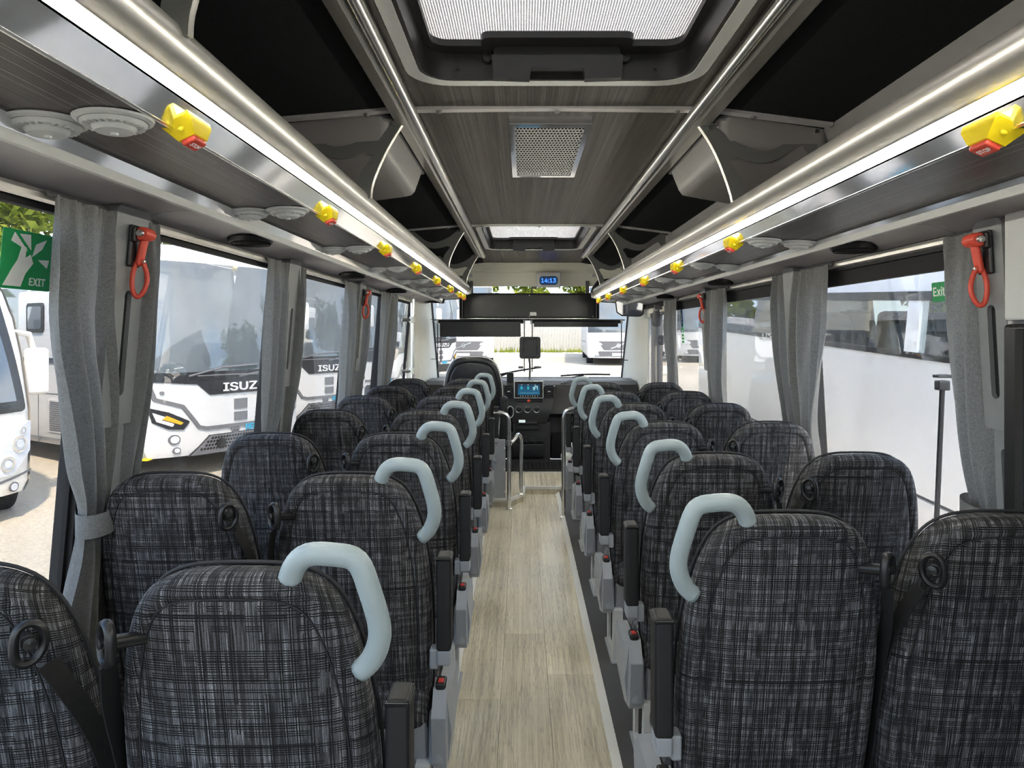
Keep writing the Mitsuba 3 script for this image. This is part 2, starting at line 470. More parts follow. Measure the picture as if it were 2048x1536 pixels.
def pillar(wall, side, y, slim=1.0):
    X = xl if side < 0 else xr
    top, g = (HL, GL) if side < 0 else (HR, GR)
    q = lambda z, d: X(z) - side * d
    # upper cover, lower cover (each with a long slot), black post behind them
    v = []
    post = prism(Polygon([(q(SILL, -.05), SILL), (q(SILL, .004), SILL), (q(top, .004), top), (q(top, -.05), top)]), 0.15, 'xz', y - 0.075)
    part(wall, 'window_post', post, 'black_matte')
    for z0, z1, hw, d in ((1.19, top + .01, 0.082 * slim, 0.052), (SILL - .02, 1.19, 0.064 * slim, 0.036)):
        sl = rrect(-0.016 + 0.03 * -0, 0.016, 0.08 if z0 > 1 else 0.02, (z1 - z0) - (0.22 if z0 > 1 else 0.05), 0.0155)
        face = rrect(-hw, hw, 0, z1 - z0, 0.02)
        plate = trimesh.creation.extrude_polygon(face.difference(sl), d, engine='earcut')
        back = trimesh.creation.extrude_polygon(sl.buffer(0.004), d - 0.012, engine='earcut')
        for m_, nm in ((plate, 'pillar_cover'), (back, 'slot_recess')):
            p = np.array(m_.vertices)
            zz = z0 + p[:, 1]
            xx = np.array([X(z) for z in zz]) - side * p[:, 2]
            vv = np.stack([xx, y + p[:, 0] * (1 if side > 0 else 1), zz], 1)
            ff = np.array(m_.faces)
            if side > 0:
                pass
            key = part(wall, nm, trimesh.Trimesh(vv, ff if side < 0 else ff[:, ::-1], process=False), 'pillar_grey' if nm == 'pillar_cover' else 'black_plastic', 30)


for y in PIL_L:
    pillar(wl, -1, y)
for y in PIL_R[:3]:
    pillar(wr, 1, y, .68 if y < 2 else .8)
part(wr, 'window_post', prism(Polygon([(xr(SILL) + .05, SILL), (xr(SILL) - .02, SILL), (xr(HR) - .02, HR), (xr(HR) + .05, HR)]), 0.12, 'xz', 5.99), 'wall_grey')


def pane(n, side, y0, y1, label):
    X, g = (xl, GL) if side < 0 else (xr, GR)
    off = 0.022 * side
    w = structure('window_%d' % n, None, label=label)
    part(w, 'pane', grid(np.array([[(X(z) + off, y, z) for z in (SILL - .01, g + .01)] for y in (y0, y1)])), 'window_glass', False)
    fr = []
    for a, b in ((y0, y0 + .03), (y1 - .03, y1)):
        fr.append(hull([(X(z) + off + dx, yy, z) for z in (SILL, g) for dx in (-.012, .012) for yy in (a, b)]))
    for a, b in ((SILL - .005, SILL + .03), (g - (.022 if side < 0 else .055), g + .003)):
        fr.append(hull([(X(z) + off + dx, yy, z) for z in (a, b) for dx in (-.012, .012) for yy in (y0, y1)]))
    part(w, 'frame', cat(fr), 'black_rubber', 30)
    return w


pane(1, -1, -1.55, 1.84, 'large left side window nearest the camera')
pane(2, -1, 1.92, 3.20, 'second left side window from the camera')
pane(3, -1, 3.28, 4.58, 'third left side window from the camera')
pane(4, -1, 4.66, 5.61, 'fourth left side window from the camera')
pane(5, -1, 5.69, 7.0, 'left side window beside the driver')
pane(6, 1, 1.84, 3.12, 'right side window nearest the camera')
pane(7, 1, 3.20, 4.62, 'second right side window from the camera')
pane(8, 1, 4.70, 5.99, 'third right side window from the camera')

# rear right: grey upper panel, pillar trims and black recessed door panel
part(wr, 'rear_upper_panel', box(1.19, 1.30, -.6, 1.733, 1.47, 1.735, .008), 'light_grey', label='pale grey panel above the black door')
part(wr, 'rear_post', box(1.212, 1.30, 1.733, 1.752, 0, 1.735, .004), 'cove_grey')
d1 = structure('door_1', box(1.186, 1.33, -.6, 1.733, 0, 1.462, .012), 'black_plastic', 'black rear door panel in the right wall')
part(d1, 'handle_recess', box(1.178, 1.20, 1.42, 1.60, 1.28, 1.42, .01), 'black_rubber')
part(d1, 'latch', box(1.168, 1.18, 1.49, 1.56, 1.345, 1.365, .004), 'coach_grey')
part(d1, 'rib', box(1.178, 1.20, 1.65, 1.68, 0, 1.45, .006), 'black_matte')
wb_ = structure('wall_rear', None, label='rear wall with a wide window behind the camera')
part(wb_, 'panel', prism(sbox(-1.30, -.06, 1.36, 2.40).difference(rrect(-1.02, 1.12, .92, 2.06, .10)), .05, 'xz', Y0 - .05), 'wall_grey', 30)
part(wb_, 'pane', prism(sbox(-1.06, .88, 1.16, 2.10), .004, 'xz', Y0 - .06), 'clear_glass', False)

# ------------------------------------------------------------------ ceiling
HX0, HX1 = -0.355, 0.563
HATCH = [(0.80, 2.255), (5.20, 6.72)]
cz = 2.25
cpoly = sbox(-0.46, Y0, 0.70, 8.10)
for a, b in HATCH:
    cpoly = cpoly.difference(rrect(HX0 + .035, HX1 - .035, a + .035, b - .035, .10))
cl = structure('ceiling', None, label='dark streaked laminate ceiling panel between the rails')
part(cl, 'centre_panel', prism(cpoly, 0.02, 'xy', cz), 'ceiling_laminate', False)
part(cl, 'side_panel', prism(Polygon([(-0.44, 2.27), (-0.44, 2.25), (-1.02, 2.20), (-1.02, 2.22)]), 8.1 - Y0, 'xz', Y0), 'black_carpet', False, label='black carpeted ceiling panel')
part(cl, 'side_panel', prism(Polygon([(0.67, 2.27), (0.67, 2.25), (1.13, 2.19), (1.13, 2.21)]), 8.1 - Y0, 'xz', Y0), 'black_carpet', False, label='black carpeted ceiling panel')
# roof skin keeps the sky out
part(cl, 'roof_skin', prism(sbox(-1.16, Y0 - .05, 1.31, 8.5).difference(unary_union([sbox(HX0 + .05, a + .05, HX1 - .05, b - .05) for a, b in HATCH])), 0.01, 'xy', 2.41), 'coach_white', False)
part(cl, 'roof_side', cat([prism(Polygon([(-1.16, 2.42), (-1.16, 2.40), (xl(HL) - .05, 1.78), (xl(HL) - .06, 1.78)]), 8.6 - Y0, 'xz', Y0),
                            prism(Polygon([(1.31, 2.42), (1.31, 2.40), (xr(HR) + .05, 1.73), (xr(HR) + .06, 1.73)]), 8.6 - Y0, 'xz', Y0)]), 'coach_white', False)
# rack back panels: grey bands between the ceiling's edge and the walls
part(cl, 'rack_back_panel', prism(strip([(-1.0, 2.205), (-1.085, 2.06), (-1.10, 1.80)], .012), 8.0 - Y0, 'xz', Y0), 'duct_grey')
part(cl, 'rack_back_panel', prism(strip([(1.115, 2.198), (1.215, 2.06), (1.235, 1.76)], .012), 8.0 - Y0, 'xz', Y0), 'duct_grey')
for y in (2.50, 5.22):
    for nm, a in (('cross_trim', [(-0.385, 2.243), (0.12, 2.249), (0.61, 2.243)]), ('cross_trim', [(-0.46, 2.243), (-1.0, 2.197)]), ('cross_trim', [(0.695, 2.241), (1.11, 2.187)])):
        part(cl, nm, prism(LineString(a).buffer(0.006, cap_style='flat'), 0.036 if y < 3 else .03, 'xz', y), 'cove_grey', label='grey joint strip across the ceiling')
    for x in (-0.30, 0.125, 0.555, -0.56, 0.83):
        zb = 2.237 if -0.4 < x < 0.65 else (2.241 - (abs(x) - .46) * .085 - .006 if x < 0 else 2.241 - (x - .695) * .13 - .006)
        part(cl, 'screw_cap', lathe([(0, -.008), (.008, -.007), (.011, 0)], 10, at=(x, y + .016, zb)), 'bracket_grey')
for x in (1.128, 1.136, 1.128):
    pass
for y in (2.72, 2.86, 4.1, 5.4, 5.6, 6.9):
    part(cl, 'rivet', lathe([(.010, 0), (.009, -.006), (0, -.008)], 10, at=(1.15, y, 2.135)), 'light_grey')
    part(cl, 'rivet', lathe([(.010, 0), (.009, -.006), (0, -.008)], 10, at=(-1.03, y, 2.145)), 'light_grey')

# ceiling rails: extruded channel with a bright rounded lip
for nm, xin, xout in (('left', -0.385, -0.472), ('right', 0.605, 0.705)):
    s = 1 if xin > 0 else -1
    rl = thing('ceiling_rail', 'long aluminium %s ceiling rail beside the hatches, %s' % (nm, 'above the left seats' if s < 0 else 'above the right seats'), 'ceiling rail', 'ceiling rails')
    part(rl, 'channel', along_y([(xin + .03 * s, 2.249), (xout, 2.249), (xout, 2.222), (xout - .012 * s, 2.214), (xin + .042 * s, 2.206), (xin + .03 * s, 2.214)], Y0, 7.12), 'aluminium', 30)
    part(rl, 'round_lip', tube([(xin + .012 * s, y, 2.222) for y in (Y0, 7.12)], 0.024, 14), 'bright_metal', 60)

# rooflight hatches
for k_, (a, b) in enumerate(HATCH):
    h = thing('roof_hatch', ('large glass roof hatch with black frame above the rear seats', 'black framed roof hatch with a red knob near the front of the ceiling')[k_], 'roof hatch')
    outer, inner = rrect(HX0, HX1, a, b, .13), rrect(HX0 + .04, HX1 - .04, a + .04, b - .04, .10)
    part(h, 'frame', prism(outer.difference(inner), .016, 'xy', 2.236), 'light_grey', 40, label='pale grey rim')
    wall_ = rrect(HX0 + .036, HX1 - .036, a + .036, b - .036, .105).difference(inner.buffer(-.012))
    part(h, 'shaft', prism(wall_, .16, 'xy', 2.238), 'black_plastic', 40, label='black shaft wall')
    hl = rrect(HX0 + .078, HX1 - .078, a + .12, b - .115, .05).difference(rrect(-.125, .335, b - .175, b, .03))
    part(h, 'inner_frame', prism(rrect(HX0 + .04, HX1 - .04, a + .04, b - .04, .10).difference(hl), .02, 'xy', 2.318), 'black_plastic', 40)
    part(h, 'pane', prism(sbox(HX0 + .06, a + .06, HX1 - .06, b - .06), .004, 'xy', 2.340), 'hatch_glass', False, label='pale dotted glass')
    hx = 0.106
    yb = b - .045
    hou = prism(rrect(-.195, .195, 2.258, 2.318, .012), .07, 'xz', yb - .062)
    part(h, 'handle_housing', move(hou, (hx, 0, 0)), 'black_plastic', 30)
    hand = Polygon([(-.20, 2.285), (.20, 2.285), (.195, 2.216), (.085, 2.212), (.080, 2.246), (-.080, 2.246), (-.085, 2.212), (-.195, 2.216)])
    part(h, 'pull_handle', move(prism(hand, .03, 'xz', yb - .085), (hx, 0, 0)), 'black_plastic', 30)
    for s in (-1, 1):
        part(h, 'hinge_boss', lathe([(0, -.014), (.017, -.012), (.02, 0)], 14, 'y', (hx + s * .215, yb - .012, 2.305)), 'black_plastic')
        part(h, 'screw', lathe([(0, -.004), (.006, -.003), (.007, 0)], 8, 'y', (hx + s * .31, yb - .004, 2.268)), 'black_rubber')
    for zz in (2.272, 2.284, 2.298):
        part(h, 'shaft_rib', box(HX0 + .14, HX1 - .14, yb - .003, yb + .01, zz - .002, zz + .002), 'black_plastic')
    if k_ == 1:
        part(h, 'red_knob', lathe([(0, -.03), (.028, -.028), (.034, -.012), (.03, 0)], 16, 'z', (-.20, a + .24, 2.318)), 'hammer_red', label='red emergency knob')
        part(h, 'hinge_bar', cat([box(.0, .36, a + .16, a + .20, 2.318, 2.336, .004), box(.10, .24, a + .13, a + .24, 2.312, 2.33, .004)]), 'black_plastic')

# perforated return air grille
gx0, gx1, gy0, gy1 = -0.050, 0.260, 2.62, 3.52
g = thing('ceiling_grille', 'silver perforated air grille in the middle of the dark ceiling', 'air grille')
gf = sbox(gx0, gy0, gx1, gy1)
part(g, 'frame', cat([prism(gf.difference(sbox(gx0 + .022, gy0 + .05, gx1 - .022, gy1 - .03)), .03, 'xy', 2.222)]), 'gloss_silver', 30)
px, py = 20, 24
ix0, ix1, iy0, iy1 = gx0 + .012, gx1 - .012, gy0 + .03, gy1 - .02
holes = []
for j in range(py):
    for i in range(px):
        cx_ = ix0 + .012 + (ix1 - ix0 - .024) * (i + .5 * (j % 2)) / (px - .5)
        cy_ = iy0 + .03 + (iy1 - iy0 - .06) * j / (py - 1)
        holes.append(affinity.scale(Point(cx_, cy_).buffer(.0052, quad_segs=2), 1.0, 2.7))
part(g, 'perforated_plate', prism(sbox(ix0, iy0, ix1, iy1).difference(unary_union(holes)), .0008, 'xy', 2.232), 'satin_silver', False)
part(g, 'filter', box(ix0, ix1, iy0, iy1, 2.243, 2.248), 'black_matte')

# moulded grey boxes under the ceiling behind the first brackets
for s, xi, xo, xrail in ((-1, -0.50, -1.02, -0.475), (1, 0.735, 1.15, 0.71)):
    b_ = thing('duct_box', 'grey moulded box under the ceiling %s' % ('above the left luggage rack' if s < 0 else 'above the right luggage rack'), 'duct box', 'grey moulded ceiling boxes')
    w0, w1 = sorted((abs(xi), abs(xo)))
    pts = []
    for (u, z0) in ((0, 2.10), (1, 2.05)):
        pass
    body = hull(np.vstack([_BALL * .055 + (s * (w0 + .06), y, 2.145) for y in (2.66, 3.34)] + [_BALL * .055 + (s * (w0 + .04), y, 2.24) for y in (2.62, 3.40)] +
                          [_BALL * .04 + (s * (w1 - .05), y, 2.085) for y in (2.66, 3.38)] + [_BALL * .04 + (s * (w1 - .05), y, 2.2) for y in (2.62, 3.40)]))
    part(b_, 'body', body, 'duct_grey', 50)
    part(b_, 'flange', prism(rrect(min(xi - s * .02, xo), max(xi - s * .02, xo), 2.575, 3.46, .03), .008, 'xy', 2.222), 'duct_grey', 30)
    for y in (2.72, 2.98, 3.25):
        part(b_, 'screw', lathe([(0, -.006), (.009, -.005), (.011, 0)], 10, at=(xi - s * .002, y, 2.221)), 'bracket_grey')

# ------------------------------------------------------------------ luggage racks
RACK_END_L, RACK_END_R = 7.62, 7.45


def rack(side):
    s = side
    if s < 0:
        led, tubetop, edge, dk, so, head, yend = (.617, 1.880), (.585, 1.965), (.6445, 1.8186), (.855, 1.810), (.8675, 1.7705), (1.10, HL), RACK_END_L
    else:
        led, tubetop, edge, dk, so, head, yend = (.790, 1.828), (.765, 1.907), (.8085, 1.7795), (1.03, 1.7645), (1.0365, 1.7365), (1.25, HR), RACK_END_R
    P = lambda pts: [(s * x, z) for x, z in pts]
    side_ = 'left' if s < 0 else 'right'
    r = thing('luggage_rack', 'long silver edged luggage rack with light strip over the %s seats' % side_, 'luggage rack')
    lx, lz = led
    # rounded silver front tube (closed profile)
    cx_, cz_ = lx + .012, (lz + tubetop[1]) / 2 + .004
    prof = [(lx - .004, lz + .006), (lx - .030, lz + .026), (lx - .043, lz + .048), (lx - .042, lz + .07), (lx - .030, lz + .087), (lx - .010, lz + .095), (lx + .02, lz + .09), (lx + .045, lz + .07), (lx + .05, lz + .03)]
    prof = [tuple(q) for q in spline(prof, 30)]
    part(r, 'front_tube', along_y(P(prof), Y0, yend), 'aluminium', 50, label='round silver front rail')
    # groove line on the tube
    a = np.array([lx - .010, lz + .010]); b = np.array([lx + .003, lz - .011])
    nrm = np.array([-.0015, -.0008])
    v = np.array([[(s * q[0], y, q[1]) for q in (a + nrm, b + nrm)] for y in (Y0, yend - .02)])
    pm = grid(v)
    q_ = pm[0][pm[1][0]]
    if np.dot(np.cross(q_[1] - q_[0], q_[2] - q_[0]), (-s * .8, 0, -.6)) < 0:
        pm = (pm[0], pm[1][:, ::-1])
    key = part(r, 'light_strip', pm, 'sign_white', False, label='glowing white light strip')
    scene[key]['emitter'] = dict(type='area', radiance={'type': 'rgb', 'value': [LED_POWER, LED_POWER * .965, LED_POWER * .83]})
    part(r, 'light_channel', along_y(P([tuple(a), tuple(b), tuple(b + (.012, .008)), tuple(a + (.03, .006))]), Y0, yend), 'aluminium', 30)
    e0 = (lx + .005, lz - .014)
    part(r, 'front_panel', prism(strip(P([e0, edge]), .004), yend - Y0, 'xz', Y0), 'gloss_silver', False, label='mirror like silver fascia')
    part(r, 'under_panel', prism(strip(P([edge, dk]), .006), yend - Y0, 'xz', Y0), 'rack_laminate', False, label='dark streaked laminate underside')
    part(r, 'outer_strip', prism(strip(P([dk, so]), .004), yend - Y0 - .1, 'xz', Y0), 'gloss_silver', False, label='mirror like silver strip')
    part(r, 'trim_lip', along_y(P([(so[0] - .006, so[1] + .012), (so[0] + .012, so[1] + .012), (so[0] + .012, so[1] - .006), (so[0] - .006, so[1] - .008)]), Y0, yend - .1), 'light_grey', 30)
    part(r, 'edge_bead', tube([(s * edge[0], y, edge[1] - .002) for y in (Y0, yend)], .0035, 6), 'bright_metal')
    # cove between rack and windows, gently hollow, in panels with fine joints
    hx, hz = head
    ys = [Y0, 0.9, 2.02, 3.42, 4.92, 6.2, yend + (.35 if s < 0 else .1)]
    for y0, y1 in zip(ys[:-1], ys[1:]):
        x0, z0 = so[0] + .01, so[1] + .006
        cv = [(x0 + (hx + .012 - x0) * t, z0 + (hz - z0) * t + .022 * math.sin(PI * t)) for t in np.linspace(0, 1, 9)]
        cv = cv + [(x, z + .008) for x, z in cv[::-1]]
        part(r, 'cove_panel', along_y(P(cv), y0 + .002, y1 - .002), 'cove_grey', 50, label='smooth grey cove panel')
    # back floor and rack closing
    part(r, 'rack_floor', prism(strip(P([(lx + .05, lz + .04), (1.09 if s < 0 else 1.225, 1.84 if s < 0 else 1.80)]), .008), yend - Y0, 'xz', Y0), 'black_carpet', False)
    capo = P([(lx - .05, lz - .006), (lx - .055, lz + .05), (lx - .035, lz + .10), (lx + .02, lz + .17), (lx + .26, lz + .20), (head[0] - .02, lz + .2), (head[0], head[1] + .02), so, dk, edge, (lx + .01, lz - .02)])
    part(r, 'end_cap', prism(Polygon(capo).buffer(.012).buffer(-.004), .05, 'xz', yend), 'black_plastic', 30, label='black end cap')
    # brackets to the ceiling
    pts_ = dict(tip_in=(.452, 2.228) if s < 0 else (.668, 2.212), leg=(.578, 1.962) if s < 0 else (.800, 1.905))
    for y in ([1.18] if s < 0 else []) + [2.60, 5.36, 7.05]:
        tx, tz = pts_['tip_in']; bx, bz = pts_['leg']
        ox, oz = (.872, 2.222) if s < 0 else (1.085, 2.200)
        mid = (.70 if s < 0 else .91)
        mz = tz - .077
        bzr = bz - .02
        fx = ox + .005
        leg_in = spline([(tx - .012, tz), (tx + .05, tz - .10), (bx - .018, bz + .03), (bx - .012, bzr)], 12)
        hole_in = spline([(bx + .036, bzr), (bx + .022, bz + .07), (tx + .10, mz - .055)], 8)
        arch_lo = spline([(tx + .125, mz - .043), (mid, mz - .062 + .0), (ox - .09, mz - .02), (ox - .045, tz - .045 - .03)], 12)
        arch_up = spline([(ox - .03, oz), (ox - .09, tz - .05), (mid, mz - .018), (tx + .11, tz - .052), (tx + .045, tz)], 16)
        out = list(map(tuple, leg_in)) + list(map(tuple, hole_in)) + list(map(tuple, arch_lo)) + [(ox - .026, tz - .10), (ox - .03, bz - .05), (ox + .012, bz - .05), (ox + .01, oz)] + list(map(tuple, arch_up))
        poly = Polygon(P(out)).buffer(0)
        bk = part(r, 'bracket', prism(poly, .012, 'xz', y), 'bracket_grey', 30, label='curved grey bracket up to the ceiling')
        part(bk, 'edge_strip', tube([(s * (q[0] - .002), y + .006, q[1]) for q in leg_in], .006, 6), 'aluminium')
        part(bk, 'foot', box(*sorted((s * (ox - .03), s * (ox + .03))), y - .012, y + .03, oz - .008, oz + .002), 'bracket_grey')
        part(bk, 'foot', box(*sorted((s * tx, s * (tx + .05))), y - .01, y + .03, tz - .004, tz + .004), 'bracket_grey')
        bolt_ = [(0, 0), (.008, 0), (.008, .012), (0, .012)]
        part(bk, 'bolt', lathe(bolt_, 6, 'y', (s * ox, y - .02, oz - .016)), 'bright_metal')
        part(bk, 'bolt', lathe(bolt_, 6, 'y', (s * (tx + .022), y - .02, tz - .012)), 'bright_metal')
    return r, edge, dk, led


R = {s: rack(s) for s in (-1, 1)}

# air vents in pairs and stop buttons along both racks
vent_base = lathe([(0, -.004), (.052, -.004), (.055, -.006), (.062, -.003), (.064, .001), (.060, .004), (0, .004)], 28)
vent_ring = lathe([(.040, -.006), (.043, -.013), (.049, -.013), (.053, -.006)], 28)
vent_dome = lathe([(0, -.028), (.006, -.028), (.007, -.024), (.030, -.022), (.035, -.016), (.037, -.005)], 28)
vb, vr_, vd = shape(vent_base, 'vent_grey', 40), shape(vent_ring, 'vent_grey', 40), shape(vent_dome, 'vent_grey', 40)
vf = shape(cat([rot(box(.036, .048, -.0022, .0022, -.0145, -.006), (0, 0, 1), a) for a in np.arange(24) * 2 * PI / 24]), 'light_grey', False)
VL = [(1.075, -.755), (1.24, -.752)]
VENT = {-1: [1.213, 2.112, 3.04, 3.97, 4.89, 5.74, 6.55], 1: [2.495, 3.36, 4.26, 5.12, 6.0, 6.86]}
for s in (-1, 1):
    _, edge, dk, led = R[s]
    tilt = math.atan2(dk[1] - edge[1], dk[0] - edge[0])
    mx, mz = (edge[0] + dk[0]) / 2 + .004, (edge[1] + dk[1]) / 2
    for i, (y, q_) in enumerate([(y, q_) for y in VENT[s] for q_ in (0, 1)]):
        mx = ((.708, .824) if s < 0 else (.858, .985))[q_]
        mz = edge[1] + (dk[1] - edge[1]) * (mx - edge[0]) / (dk[0] - edge[0])
        v = thing('air_vent', 'round grey air vent, %s one of the %s pair from the camera, %s rack' % (('aisle', 'window')[i % 2], ordinal(i // 2), 'left' if s < 0 else 'right'), 'air vent', 'air vents under the %s rack' % ('left' if s < 0 else 'right'))
        M = T().translate([s * mx, y, mz - .006]).rotate([0, 1, 0], -s * math.degrees(tilt) if True else 0)
        part(v, 'rim', vb, None, pos=M); part(v, 'ring', vr_, None, pos=M); part(v, 'dome', vd, None, pos=M); part(v, 'fins', vf, None, pos=M)
BTN = {-1: [1.325, 2.27, 3.235, 4.19, 5.18, 6.17, 7.05, 7.5], 1: [1.195, 2.665, 3.64, 4.61, 5.575, 6.545, 7.35]}
for s in (-1, 1):
    _, edge, dk, led = R[s]
    a, b = np.array(led) + (.012, -.016), np.array(edge)
    d = b - a
    nx_, nz_ = -d[1], d[0]
    n_ = np.array([d[1], -d[0]]); n_ = n_ / np.linalg.norm(n_)          # points down and towards the aisle
    if n_[1] > 0:
        n_ = -n_
    c = a + d * .62
    n_ = np.array([-.42, -.90])
    ang = math.atan2(n_[0], -n_[1])
    # local frame: x up the fascia, z = out of it; built hanging down (z negative), then tilted
    L, W, H = .046, .029, .036
    body = hull([(sx * W, sy * L, 0) for sx in (-1, 1) for sy in (-1, 1)] + [(sx * W * .95, sy * L * .98, -.012) for sx in (-1, 1) for sy in (-1, 1)] + [(sx * W * .6, sy * L * .55, -H) for sx in (-1, 1) for sy in (-1, 1)] + [(sx * W * .8, sy * L * 1.06, -.006) for sx in (-1, 1) for sy in (-1, 1)])
    push = box(-W * .5, W * .5, -L * .5, L * .5, -H - .010, -H + .002, .004)
    dimple = lathe([(.007, 0), (.005, -.002), (0, -.0025)], 10, 'y', (0, -L * .80, -.020))
    txt = meshkit.text_mesh('STOP', .009, .0006, True)
    tv = np.array(txt.vertices); tv[:, 0] -= tv[:, 0].mean(); tv[:, 1] -= tv[:, 1].mean()
    txt = (np.stack([-tv[:, 1] * -1, tv[:, 0] , -H - .0098 - tv[:, 2]], 1), np.array(txt.faces))
    if s > 0:
        txt = (txt[0] * [-1, -1, 1], txt[1])
    sb, sp, sd, st = shape(body, 'yellow_plastic', 25), shape(push, 'stop_red', 40), shape(dimple, 'yellow_plastic', 40), shape(txt, 'sign_white', False)
    for i, y in enumerate(BTN[s]):
        bt = thing('stop_button', 'yellow stop button with red push plate, %s from the camera on the %s rack' % (ordinal(i), 'left' if s < 0 else 'right'), 'stop button', 'stop buttons along the %s rack' % ('left' if s < 0 else 'right'))
        M = T().translate([s * c[0], y, c[1]]).rotate([0, 1, 0], -s * math.degrees(ang))
        part(bt, 'housing', sb, None, pos=M); part(bt, 'push_plate', sp, None, pos=M, label='red push plate'); part(bt, 'screw_dimple', sd, None, pos=M); part(bt, 'lettering', st, None, pos=M)

# black round speakers in the coves
spk = lathe([(0, -.012), (.06, -.014), (.075, -.010), (.082, .006)], 28)
ss, sg = shape(spk, 'black_plastic', 40), shape(cat([lathe([(q, -.0135), (q + .003, -.018), (q + .006, -.0135)], 28) for q in (.02, .035, .05, .064)]), 'black_rubber', 40)
for s, ysp in ((-1, (2.55, 4.08, 5.55)), (1, (2.46, 4.12, 5.72))):
    for i, y in enumerate(ysp):
        x = (.99 if s < 0 else 1.165)
        z = 1.778 if s < 0 else 1.742
        k_ = thing('speaker', 'round black speaker in the grey cove, %s from the camera on the %s side' % (ordinal(i), 'left' if s < 0 else 'right'), 'speaker', 'cove speakers')
        part(k_, 'basket', ss, None, pos=at(s * x, y, z)); part(k_, 'grille', sg, None, pos=at(s * x, y, z))

# ------------------------------------------------------------------ passenger seats
HALF = [(1.068, .0), (1.067, .05), (1.060, .095), (1.038, .135), (1.00, .161), (.94, .182), (.86, .197), (.76, .207), (.64, .2095), (.50, .206), (.37, .197)]


def back_outline():
    hs = np.array(HALF)
    right = np.stack([hs[:, 1], hs[:, 0]], 1)
    c = spline(right, 44)
    left = c[::-1].copy(); left[:, 0] *= -1
    bottom = np.array([(.197 - .394 * t, .37 - .012 * math.sin(PI * t)) for t in np.linspace(0, 1, 9)[1:-1]])
    return np.vstack([c, bottom, left[:-1]])


OUT = back_outline()
LEAN = .185


def lean_y(z):
    t = np.clip((1.066 - z) / .7, 0, 1)
    return .13 * t + .030 * (1 - np.exp(-5 * t)) * 0.8


def make_back():
    o = OUT
    t = np.roll(o, -1, 0) - np.roll(o, 1, 0)
    nrm = np.stack([t[:, 1], -t[:, 0]], 1)
    nrm /= np.linalg.norm(nrm, axis=1, keepdims=True)
    if (nrm[5, 1] < 0):
        nrm = -nrm
    cen = np.array([0, .70])
    rings, uvs = [], []

    def ring(scale, inset, d, wrap=0.0):
        q = o - nrm * inset
        q = cen + (q - cen) * scale
        rings.append(np.stack([q[:, 0], lean_y(q[:, 1]) + d, q[:, 1]], 1))
        uvs.append(q + nrm * wrap)

    ring(.02, .040, -.020); ring(.35, .040, -.019); ring(.7, .040, -.014); ring(.92, .040, -.006); ring(1, .041, -.001)
    ring(1, .037, .005); ring(1, .033, .000); ring(1, .024, -.001); ring(1, .012, .006, .0); ring(1, .003, .018, .012); ring(1, -.001, .034, .03); ring(1, .0, .055, .05); ring(1, .004, .075, .07)
    ring(1, .016, .092, .09); ring(1, .04, .10, .1); ring(.4, .04, .10, .1); ring(.02, .04, .10, .1)
    v, uv = np.array(rings), np.array(uvs)
    k, n = v.shape[:2]
    i, j = np.meshgrid(np.arange(k - 1), np.arange(n), indexing='ij')
    j2 = (j + 1) % n
    q = np.stack([i * n + j, i * n + j2, (i + 1) * n + j2, (i + 1) * n + j], -1).reshape(-1, 4)
    f = np.vstack([q[:, [0, 1, 2]], q[:, [0, 2, 3]]])
    m = trimesh.Trimesh(v.reshape(-1, 3), f, process=False)
    nv = k * n
    jj = np.arange(n); jn = (jj + 1) % n
    f = np.vstack([f, np.stack([jj * 0 + nv, jn, jj], 1), np.stack([jj * 0 + nv + 1, (k - 1) * n + jj, (k - 1) * n + jn], 1)])
    v = np.vstack([v.reshape(-1, 3), v[0].mean(0)[None], v[-1].mean(0)[None]])
    uv = np.vstack([uv.reshape(-1, 2), cen[None], cen[None]])
    m = trimesh.Trimesh(v, f, process=False)
    if m.volume < 0:
        f = f[:, ::-1]
    pip = o - nrm * .037
    path = np.stack([pip[:, 0], lean_y(pip[:, 1]) + .0015, pip[:, 1]], 1)
    rim = o * 1.0
    rimp = np.stack([rim[:, 0] * 1.004, lean_y(rim[:, 1]) + .074, rim[:, 1] + .0015], 1)
    return (v.reshape(-1, 3), f), uv.reshape(-1, 2), tube(path, .0016, 6, True, up=(0, 1, 0)), tube(rimp, .0035, 6, True, up=(0, 1, 0))


bk_mesh, bk_uv, pip_mesh, rim_mesh = make_back()
SP = {}
# three offsets of the cloth, so that the seats are not cut from one spot of the roll
for k_ in range(4):
    SP['back%d' % k_] = shape(bk_mesh, 'plaid_fabric', True, uv=bk_uv + (.37 * k_, .29 * k_))
SP['piping'] = shape(pip_mesh, 'piping_dark', True)
SP['rim'] = shape(rim_mesh, 'piping_dark', True)


def cushion():
    b = trimesh.Trimesh(*box(-.205, .205, .10, .53, .35, .465, .045), process=False)
    v = np.array(b.vertices)
    return (v, np.array(b.faces)), np.stack([v[:, 0], v[:, 1] + v[:, 2]], 1)


cm, cuv = cushion()
SP['cushion'] = shape(cm, 'plaid_fabric', True, uv=cuv)
# grey lower shell behind and under the cushion
SP['shell'] = shape(cat([hull([(x, y, z) for x, w in ((-.19, 0), (.19, 0)) for y, z in ((.120, .385), (.155, .24), (.20, .24), (.20, .385))] + [(x, .115, .372) for x in (-.165, .165)] + [(x * 1.08, .17, .30) for x in (-.19, .19)]),
                         box(-.19, .19, .17, .50, .25, .35, .02)]), 'seat_plastic', 30)
SP['shell_groove'] = shape(tube([(-.19, .138, .30), (-.06, .136, .315), (.05, .137, .30), (.15, .152, .25)], .003, 5), 'pillar_grey')


